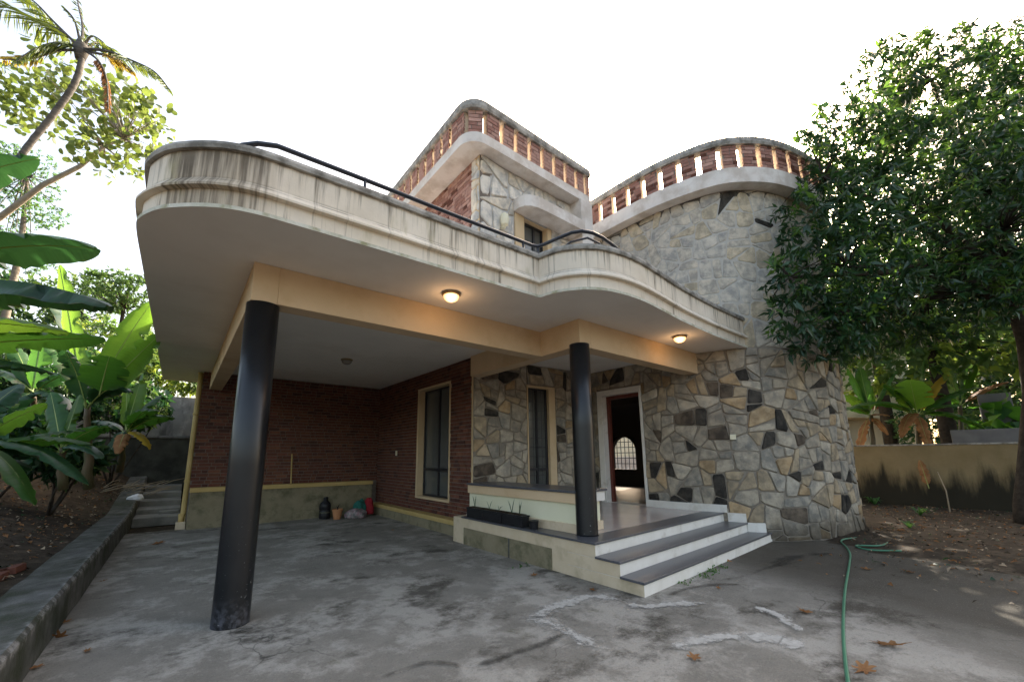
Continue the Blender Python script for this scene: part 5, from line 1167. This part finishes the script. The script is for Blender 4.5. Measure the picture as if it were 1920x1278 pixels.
mb = MB(); mb.obox(NP - nt_ * 0.5 + nn_ * 0.5 + Vector((0, 0, 7.2)), nt_, -nn_, nl + 1.0, 0.25, 8.0); mb.build('roof', m_neigh, nb)
mb = MB(); q = path_n.near(*at(1650, 735, 21).xy); mb.obox(path_n.at(q - .6, 3.9, 0.003), nt_, nn_, 1.1, 0.5, 0.1); mb.build('red_panel', m_redroof, nb)
# side of the neighbour's plot seen through the doorway
Nw = MB(); Nw.box((16.6, 2.0, -0.05), (16.8, 12.0, 1.5)); tag(Nw.build('garden_wall', m_band), 'pale low wall seen through the barred arch inside the doorway', 'wall')
Nw = MB(); Nw.box((19.0, 3.0, -0.05), (19.3, 14.0, 4.2)); tag(Nw.build('garden_wall', m_neigh), 'taller cream wall seen above the low one through the arch', 'wall')
q = at(1855, 850, 14.6); mb = MB(); mb.obox((q.x, q.y, 0), wt_, wn, 0.75, 3.6, 0.35); tag(mb.build('concrete_post', m_slate, bevel=0.02), 'dark grey concrete slab post standing behind the right wall', 'post')
q = at(1790, 850, 13.6); mb = MB(); mb.obox((q.x, q.y, 0), wt_, wn, 1.5, 2.3, 0.12); tag(mb.build('low_fence', m_slate, bevel=0.02), 'low grey concrete fence just above the right wall', 'fence')

# ---- boundary wall at the back of the side path
lw = thing('boundary_wall', 'tall weathered grey block wall closing the path at the left', 'wall', (-4, 13.1, 0))
mb = MB(); mb.box((-14, 13.0, -0.1), (0.5, 13.45, 2.24)); mb.build('wall_base', mat('black_mould_wall', (0.035, 0.036, 0.032), 0.95, (0.085, 0.085, 0.075), 1.8, 0.5, 20, 0.1), lw)
mb = MB(); mb.box((-14, 12.96, 2.2405), (0.5, 13.46, 2.33)); mb.build('ledge', m_greywall, lw, bevel=0.015)
mb = MB(); mb.box((-14, 13.12, 2.3305), (0.5, 13.34, 3.69)); mb.build('wall_top', m_greywall, lw, bevel=0.012)

# ------------------------------------------------------------------ small things in the carport and on the porch
def can(c, label):
    t_ = thing('water_can', label, 'can', c)
    m1 = MB(); m1.lathe(c, [(0.13, 0), (0.14, 0.03), (0.14, 0.20), (0.125, 0.22), (0.14, 0.24), (0.14, 0.34), (0.12, 0.40), (0.06, 0.46), (0.055, 0.50)], 20); m1.build('body', m_blackpl, t_, smooth=True)
    m1 = MB(); m1.lathe((c[0], c[1], c[2] + 0.15), [(0.142, 0), (0.146, 0.015), (0.142, 0.03)], 20); m1.build('strap', m_grime, t_)
    m1 = MB(); m1.lathe((c[0], c[1], c[2] + 0.50), [(0.062, 0), (0.062, 0.035), (0.05, 0.045)], 16); m1.build('lid', m_blackpl, t_)
q = at_z(619, 971, 0.0); can((2.60, 6.58, 0.0), 'black plastic can standing against the carport plinth')
pt_ = thing('plant_pot', 'small terracotta pot with a dead plant stub in the carport', 'pot', (2.83, 6.30, 0))
m1 = MB(); m1.lathe((2.83, 6.30, 0), [(0.085, 0), (0.12, 0.20), (0.132, 0.205), (0.135, 0.25), (0.118, 0.25), (0.112, 0.21), (0.02, 0.205)], 24); m1.build('pot_body', m_terra, pt_)
m1 = MB(); m1.tube([(2.83, 6.30, .2), (2.84, 6.31, .30), (2.87, 6.30, .36)], [.02, .014, .008], 6); m1.tube([(2.83, 6.30, .24), (2.80, 6.28, .33)], [.012, .006], 6); m1.build('stub', m_darkbark, pt_)
def lump(name, label, cat, c, r, m_, seed, squash=0.7):
    bm = bmesh.new(); bmesh.ops.create_icosphere(bm, subdivisions=4, radius=1)
    for v in bm.verts:
        n_ = noise2(v.co.x * 1.6, v.co.y * 1.6 + v.co.z, 1.0, seed) * 0.28 + noise2(v.co.x * 5, v.co.z * 5 - v.co.y * 4, 1.0, seed + 3) * 0.10
        v.co *= 1 + n_; v.co.z = max(v.co.z, -0.55)
        v.co = Vector((v.co.x * r[0], v.co.y * r[1], (v.co.z + 0.55) * r[2]))
    me = bpy.data.meshes.new(name); bm.to_mesh(me); bm.free(); me.materials.append(m_)
    for p in me.polygons: p.use_smooth = True
    o = link(name, me); o.location = c; return tag(o, label, cat)
lump('cloth_sack', 'white and pink printed sack lying on the carport floor', 'sack', (3.30, 6.24, 0), (0.28, 0.20, 0.15), m_sack, 3)
lump('cloth_bundle', 'teal cloth bundle slumped on the printed sack', 'bundle', (3.45, 6.42, 0.06), (0.17, 0.16, 0.24), m_teal, 8)
lump('cloth_bundle', 'dark red cloth bundle against the corner of the plinth', 'bundle', (3.68, 6.40, 0.05), (0.13, 0.20, 0.27), m_redcloth, 14)
tr = thing('planter', 'long black plastic planter trough with thin shoots on the porch ledge', 'planter', (3.78, 0.6, 0.476))
m1 = MB(); z0 = 0.476
for a in range(3):
    y0 = 1.55 - a * 0.52; m1.box((3.69, y0 - 0.50, z0 + .002), (3.84, y0, z0 + 0.15)); m1.box((3.68, y0 - 0.51, z0 + 0.15), (3.85, y0 + 0.008, z0 + 0.175))
m1.build('trough', m_blackpl, tr, bevel=0.006)
m1 = MB(); m1.box((3.70, 0.06, z0 + 0.175), (3.83, 1.53, z0 + 0.185)); m1.build('potting_soil', m_soil, tr)
def shoot(p, h, k, seed):
    r = random.Random(seed); m2 = MB()
    for i in range(k):
        e = Vector(p) + Vector((r.uniform(-.07, .07), r.uniform(-.07, .07), h * r.uniform(.6, 1))); mid = Vector(p).lerp(e, .5) + Vector((0, 0, .02)); w = Vector((r.uniform(-1, 1), r.uniform(-1, 1), 0)).normalized() * 0.006
        m2.poly([Vector(p) - w, Vector(p) + w, mid + w, mid - w]); m2.poly([mid - w, mid + w, e])
    return m2
for p, h, k, s_ in (((3.77, 0.35, .66), .24, 5, 1), ((3.77, .16, .66), .26, 6, 2), ((3.76, 0.95, .66), .16, 4, 3), ((3.77, 1.4, .66), .22, 5, 4), ((3.77, 0.7, .66), .10, 3, 5)):
    shoot(p, h, k, s_).build('shoot', L_band, tr, fix=False)
m1 = MB(); m1.lathe((3.78, -0.16, 0.476), [(0.06, 0), (0.075, 0.12), (0.08, 0.125), (0.07, 0.125), (0.01, 0.11)], 16); tag(m1.build('plant_pot', m_blackpl), 'small black pot beside the end of the long planter', 'pot')

# ---- garden hose
hp = [at_z(1600, 1330, 0.02), at_z(1590, 1278, .02), at_z(1583, 1220, .02), at_z(1581, 1170, .02), at_z(1584, 1110, .02), at_z(1592, 1060, .02), at_z(1594, 1038, .02), at_z(1586, 1024, .02), at_z(1577, 1014, .025), at_z(1590, 1009, .03), at_z(1640, 1007, .03), at_z(1668, 1012, .03), at_z(1650, 1022, .03), at_z(1605, 1022, .03), at_z(1630, 1030, .02), at_z(1690, 1032, .03)]
m1 = MB(); m1.tube([tuple(p) for p in catmull([tuple(p) for p in hp], 6)], 0.0135, 8); tag(m1.build('garden_hose', m_hose, smooth=True), 'long green garden hose lying across the drive to the tower foot', 'hose')

# ---- fallen leaves
def dead_leaf_mesh(seed, lobes=5):
    r = random.Random(seed); mb = MB(); n = 26; c0 = mb.vert((0.0, 0, 0.01)); out = []; mid = []
    for k in range(n):
        a = 2 * math.pi * k / n; rr = 0.5 * (0.72 + 0.28 * math.cos(lobes * a + r.random() * .3)) * (1 + 0.1 * r.uniform(-1, 1)); x, y = rr * math.cos(a) * 1.15, rr * math.sin(a) * 0.8
        z = 0.30 * y * y * 1.6 + 0.18 * x * x + 0.05 * r.uniform(-1, 1); mid.append(mb.vert((x * .55, y * .55, z * .35))); out.append(mb.vert((x, y, max(z, 0.0) + .02)))
    for k in range(n):
        k2 = (k + 1) % n; mb.face((c0, mid[k], mid[k2])); mb.face((mid[k], out[k], out[k2], mid[k2]))
    mb.tube([(0.5, 0, 0.06), (0.66, 0.02, 0.10), (0.78, 0.06, 0.12)], [0.012, .009, .006], 5)
    me = bpy.data.meshes.new('dead_leaf'); me.from_pydata(mb.v, [], mb.f); me.materials.append(L_dry); return me
dm = [dead_leaf_mesh(k, 5 + k % 3) for k in range(4)]
DL = (((1302, 1231), 36, 'curled tan dead leaf at the front of the drive left of the hose'), ((1665, 1207), 48, 'large curled dead leaf right of the hose'), ((1621, 1253), 46, 'large dry lobed leaf beside the hose at the bottom edge'), ((1510, 1146), 28, 'pinkish dead leaf lying flat in the middle of the drive'),
      ((1360, 1050), 26, 'brown dead leaf leaning against the lowest step'), ((1347, 1101), 12, 'tiny dead leaf on the dark stain before the steps'), ((1001, 1077), 16, 'small red brown leaf on the carport floor beside the plinth'), ((1111, 1105), 14, 'small brown leaf at the corner of the lowest step'),
      ((122, 1165), 22, 'upper of two dead leaves against the kerb wall'), ((112, 1192), 30, 'larger dead leaf leaning on the kerb wall'), ((163, 1219), 20, 'thin dead leaf lying in front of the kerb wall'), ((68, 1250), 22, 'dead leaf at the kerb foot in the lower left corner'),
      ((1625, 1066), 18, 'dark dead leaf right of the hose near its loop'), ((1704, 1071), 22, 'pale brown leaf at the edge of the earth'), ((194, 1088), 12, 'yellowish leaf bit at the kerb foot halfway along'), ((297, 1018), 22, 'dark twig like leaf on the drive behind the front pillar'),
      ((316, 913), 18, 'orange brown leaf on the side path'), ((736, 993), 10, 'tiny reddish leaf at the carport plinth'), ((1785, 1065), 16, 'brown leaf on the earth at the right'), ((1500, 1050), 8, 'small yellow leaf on the damp drive by the tower'))
r = random.Random(3)
for k, ((px, py), w, lb) in enumerate(DL):
    z = 0.012 if not (px == 316) else 0.29
    p = at_z(px, py, z); s_ = w * depth(p) / FPX / 1.15
    o = bpy.data.objects.new('dead_leaf', dm[k % 4]); COL.objects.link(o); o.location = p; o.scale = (s_, s_, s_ * r.uniform(.7, 1.2)); o.rotation_euler = (r.uniform(-.15, .15), r.uniform(-.15, .15) + (0.9 if px in (1360, 112) else 0), r.uniform(0, 6))
    tag(o, lb, 'leaf', 'fallen dead leaves on the ground')
# litter nobody could count
n = 5200; X = np.concatenate([nrng.uniform(6.2, 17, n), nrng.uniform(-6.5, -1.75, 4200)]); Yy = np.concatenate([nrng.uniform(-9, 1, n), nrng.uniform(-2, 12, 4200)])
keep = np.array([(x > drive_edge(y) - 2.6 * nrng.random() ** 1.6 and not (x < 12.8 and y > -2.7)) if x > 0 else True for x, y in zip(X, Yy)]); X, Yy = X[keep], Yy[keep]
Zz = np.array([(0.05 + 0.035 * noise2(x, y, 1.3, 5) if x > drive_edge(y) else 0.02) if x > 0 else bank_z(x, y) + 0.015 for x, y in zip(X, Yy)])
Dd = unit(nrng.normal(size=(len(X), 3)) * np.array([1, 1, 0.25])); V, F = leaf_cloud(np.c_[X, Yy, Zz], Dd, 0.025 + 0.10 * nrng.random(len(X)) ** 2, 0.015 + 0.05 * nrng.random(len(X)) ** 2, 0.3, 3.0)
lit = np_mesh('leaf_litter', V, F, [L_dry, m_stick, m_soil, L_band], None, nrng.choice(4, len(X), p=[0.38, 0.22, 0.28, 0.12]).repeat(4)); lit['kind'] = 'stuff'
# loose bricks on the bank along the kerb
for k in range(9):
    y = 0.2 + 0.27 * k; x = -1.86 - 0.11 * (k % 2) - 0.05 * r.random()
    m1 = MB(); m1.box((-0.11, -0.055, -0.037), (0.11, 0.055, 0.037)); o = m1.build('loose_brick', BR[(0, 3, 0, 1)[k % 4]], bevel=0.006)
    o.location = (x, y, bank_z(x, y) + 0.03); o.rotation_euler = (r.uniform(-.12, .12), r.uniform(-.12, .12), 1.35 + r.uniform(-.25, .25))
    tag(o, ('first', 'second', 'third', 'fourth', 'fifth', 'sixth', 'seventh', 'eighth', 'ninth')[k] + ' loose brick from the camera in the row beside the kerb wall', 'brick', 'loose bricks along the kerb wall')
# rubbish at the far end of the kerb
p = at(263, 884, 11.0); p.z = bank_z(p.x, p.y); lump('plastic_bag', 'crumpled white plastic bag on the bank beside the kerb', 'bag', p, (0.16, 0.13, 0.10), m_plasticbag, 21)
p0 = at(262, 868, 11.6); m1 = MB()
for k in range(26):
    a = Vector((p0.x + r.uniform(-.7, .5), p0.y + r.uniform(-.5, .6), 0)); a.z = bank_z(a.x, min(a.y, 13)) + 0.02; an = r.uniform(-.9, 1.2); l = r.uniform(.3, .9); b = a + Vector((math.cos(an) * l, math.sin(an) * l, r.uniform(.02, .3)))
    m1.tube([tuple(a), tuple(a.lerp(b, .5) + Vector((0, 0, .05))), tuple(b)], [.012, .010, .005], 5)
hb_ = m1.build('dry_branches', m_stick, smooth=True); hb_['kind'] = 'stuff'
# things on the earth at the right
def tuft(label, p, n_, h, sd):
    rr = random.Random(sd); m2 = MB(); p = Vector(p)
    for i in range(n_):
        a = rr.uniform(0, 6.28); o_ = Vector((math.cos(a), math.sin(a), 0)); l = h * rr.uniform(.6, 1.1); w = Vector((-o_.y, o_.x, 0)) * 0.016
        q0, q1, q2 = p, p + o_ * l * .45 + Vector((0, 0, l * .55)), p + o_ * l * .95 + Vector((0, 0, l * .5 * rr.uniform(.4, 1.2)))
        m2.poly([q0 - w, q0 + w, q1 + w, q1 - w]); m2.poly([q1 - w, q1 + w, q2])
    t_ = thing('plant', label, 'plant', p); m2.build('leaf_tuft', L_feather, t_, fix=False)
tuft('small strappy green plant on the earth before the right wall', at_z(1726, 966, 0.03), 22, 0.34, 1); tuft('dark strappy plant at the tower foot by the right wall', at_z(1640, 946, 0.03), 20, 0.42, 2); tuft('pale young plant on the littered earth at the right', at_z(1706, 990, 0.03), 10, 0.24, 3)
p = at_z(1738, 938, 0.02); m1 = MB(); m1.lathe((p.x, p.y, 0.02), [(0.03, 0), (0.13, 0.06), (0.15, 0.14), (0.12, 0.24), (0.04, 0.30)], 16); tag(m1.build('coconut_husk', m_terra, smooth=True), 'brown coconut husk lying at the foot of the right wall', 'husk')
p = at(1742, 915, 11.6); q = at(1724, 862, 12.0); o = banana_leaf('dry_leaf', None, p, q, 0.22, 0.05, 0.4, L_dry, 77, 0.6); tag(o, 'dry curled banana leaf leaning on the right wall', 'leaf')
m1 = MB(); m1.tube([tuple(at_z(1782, 962, 0)), tuple(at(1774, 920, 11.4)), tuple(at(1758, 884, 11.6))], [.016, .013, .009], 6); tag(m1.build('stick', m_stick, smooth=True), 'thin stick leaning against the right boundary wall', 'stick')
# weeds at the foot of the steps
Pw = np.concatenate([np.array(at_z(px, py, 0.0))[None, :] + nrng.normal(size=(k, 3)) * np.array([.08, .05, .012]) for px, py, k in ((1335, 1072, 60), (1318, 1080, 45), (1352, 1064, 30), (1280, 1093, 25), (980, 1062, 20))])
V, F = leaf_cloud(Pw, unit(nrng.normal(size=Pw.shape) + np.array([0, 0, .8])), 0.038, 0.022)
np_mesh('weeds', V, F, [L_feather])['kind'] = 'stuff'
# ---- marks on the drive: cement splashes and damp stains, thin sheets just above the concrete
def alpha_mat(name, c, c2, thr, sc, rough=0.9, amax=1.0, ctr=0.2, soft=0.14):
    m_ = bpy.data.materials.new(name); m_.use_nodes = True; N = m_.node_tree.nodes; L = m_.node_tree.links; b = N['Principled BSDF']; T = NodeKit(N, L)
    L.new(T.ramp(T.noise(sc * 1.7, 5), c, c2), b.inputs['Base Color']); b.inputs['Roughness'].default_value = rough; b.inputs['Specular IOR Level'].default_value = 0.2
    sx = T.xyz(T.uv()); e = T.maprange(T.math('ABSOLUTE', T.math('SUBTRACT', sx[1], 0.5)), 0.05, 0.5, ctr, -0.32)
    e = T.math('ADD', e, T.maprange(T.math('ABSOLUTE', T.math('SUBTRACT', sx[0], 0.5)), 0.36, 0.5, 0, -0.34))
    gate = T.maprange(T.noise(sc * 0.22, 3), 0.34, 0.56, -0.05, 0.07)
    L.new(T.maprange(T.math('ADD', T.math('ADD', T.noise(sc, 8, None, 0.8), e), gate), thr, thr + soft, 0, amax, True), b.inputs['Alpha']); return m_
m_spl = alpha_mat('cement_mark', (0.40, 0.385, 0.345), (0.58, 0.565, 0.52), 0.48, 9, 0.95, 0.85, 0.17, 0.22)
m_wet = alpha_mat('damp_stain', (0.035, 0.034, 0.03), (0.06, 0.058, 0.05), 0.48, 2.6, 0.6, 0.6, 0.14, 0.3)
def ribbon(name, pts, w, m_, z, parent):
    P = Path([tuple(at_z(*q, z).xy) for q in pts]); P = Path([tuple(p.xy) for p in catmull([tuple(p.xy) for p in P.p], 5)]); mb = MB()
    for i in range(len(P.p) - 1):
        a, b = P.p[i], P.p[i + 1]; na, nb_ = P.n[i] * w / 2, P.n[i + 1] * w / 2
        mb.poly([(a - na).xy[:] + (z,), (b - nb_).xy[:] + (z,), (b + nb_).xy[:] + (z,), (a + na).xy[:] + (z,)], 0, [(P.c[i] / P.len, 0), (P.c[i + 1] / P.len, 0), (P.c[i + 1] / P.len, 1), (P.c[i] / P.len, 1)])
    o = mb.build(name, m_, parent, fix=False); return o
drv = bpy.data.objects['driveway']
for pts, w in (([(1180, 1132), (1140, 1120), (1100, 1118), (1060, 1130), (1020, 1145), (1006, 1158), (1035, 1168), (1060, 1182), (1100, 1202), (1160, 1226)], 0.42), ([(1160, 1128), (1215, 1136), (1260, 1131), (1330, 1128)], 0.32), ([(1405, 1133), (1450, 1148), (1485, 1170), (1515, 1186)], 0.30), ([(1380, 1190), (1450, 1195), (1515, 1215)], 0.5), ([(1250, 1215), (1330, 1195), (1400, 1190)], 0.3)):
    ribbon('cement_mark', pts, w, m_spl, 0.010, drv)
for pts, w in (([(1240, 1120), (1290, 1102), (1350, 1094), (1415, 1096)], 0.16), ([(1330, 1090), (1400, 1078), (1440, 1062), (1500, 1050)], 0.26), ([(880, 1250), (960, 1225), (1030, 1200), (1060, 1180)], 0.22), ([(690, 1278), (800, 1240), (880, 1250)], 0.16), ([(1440, 1060), (1500, 1040), (1580, 1035)], 0.4), ([(420, 1188), (480, 1175)], 0.12)):
    ribbon('damp_stain', pts, w, m_wet, 0.014, drv)
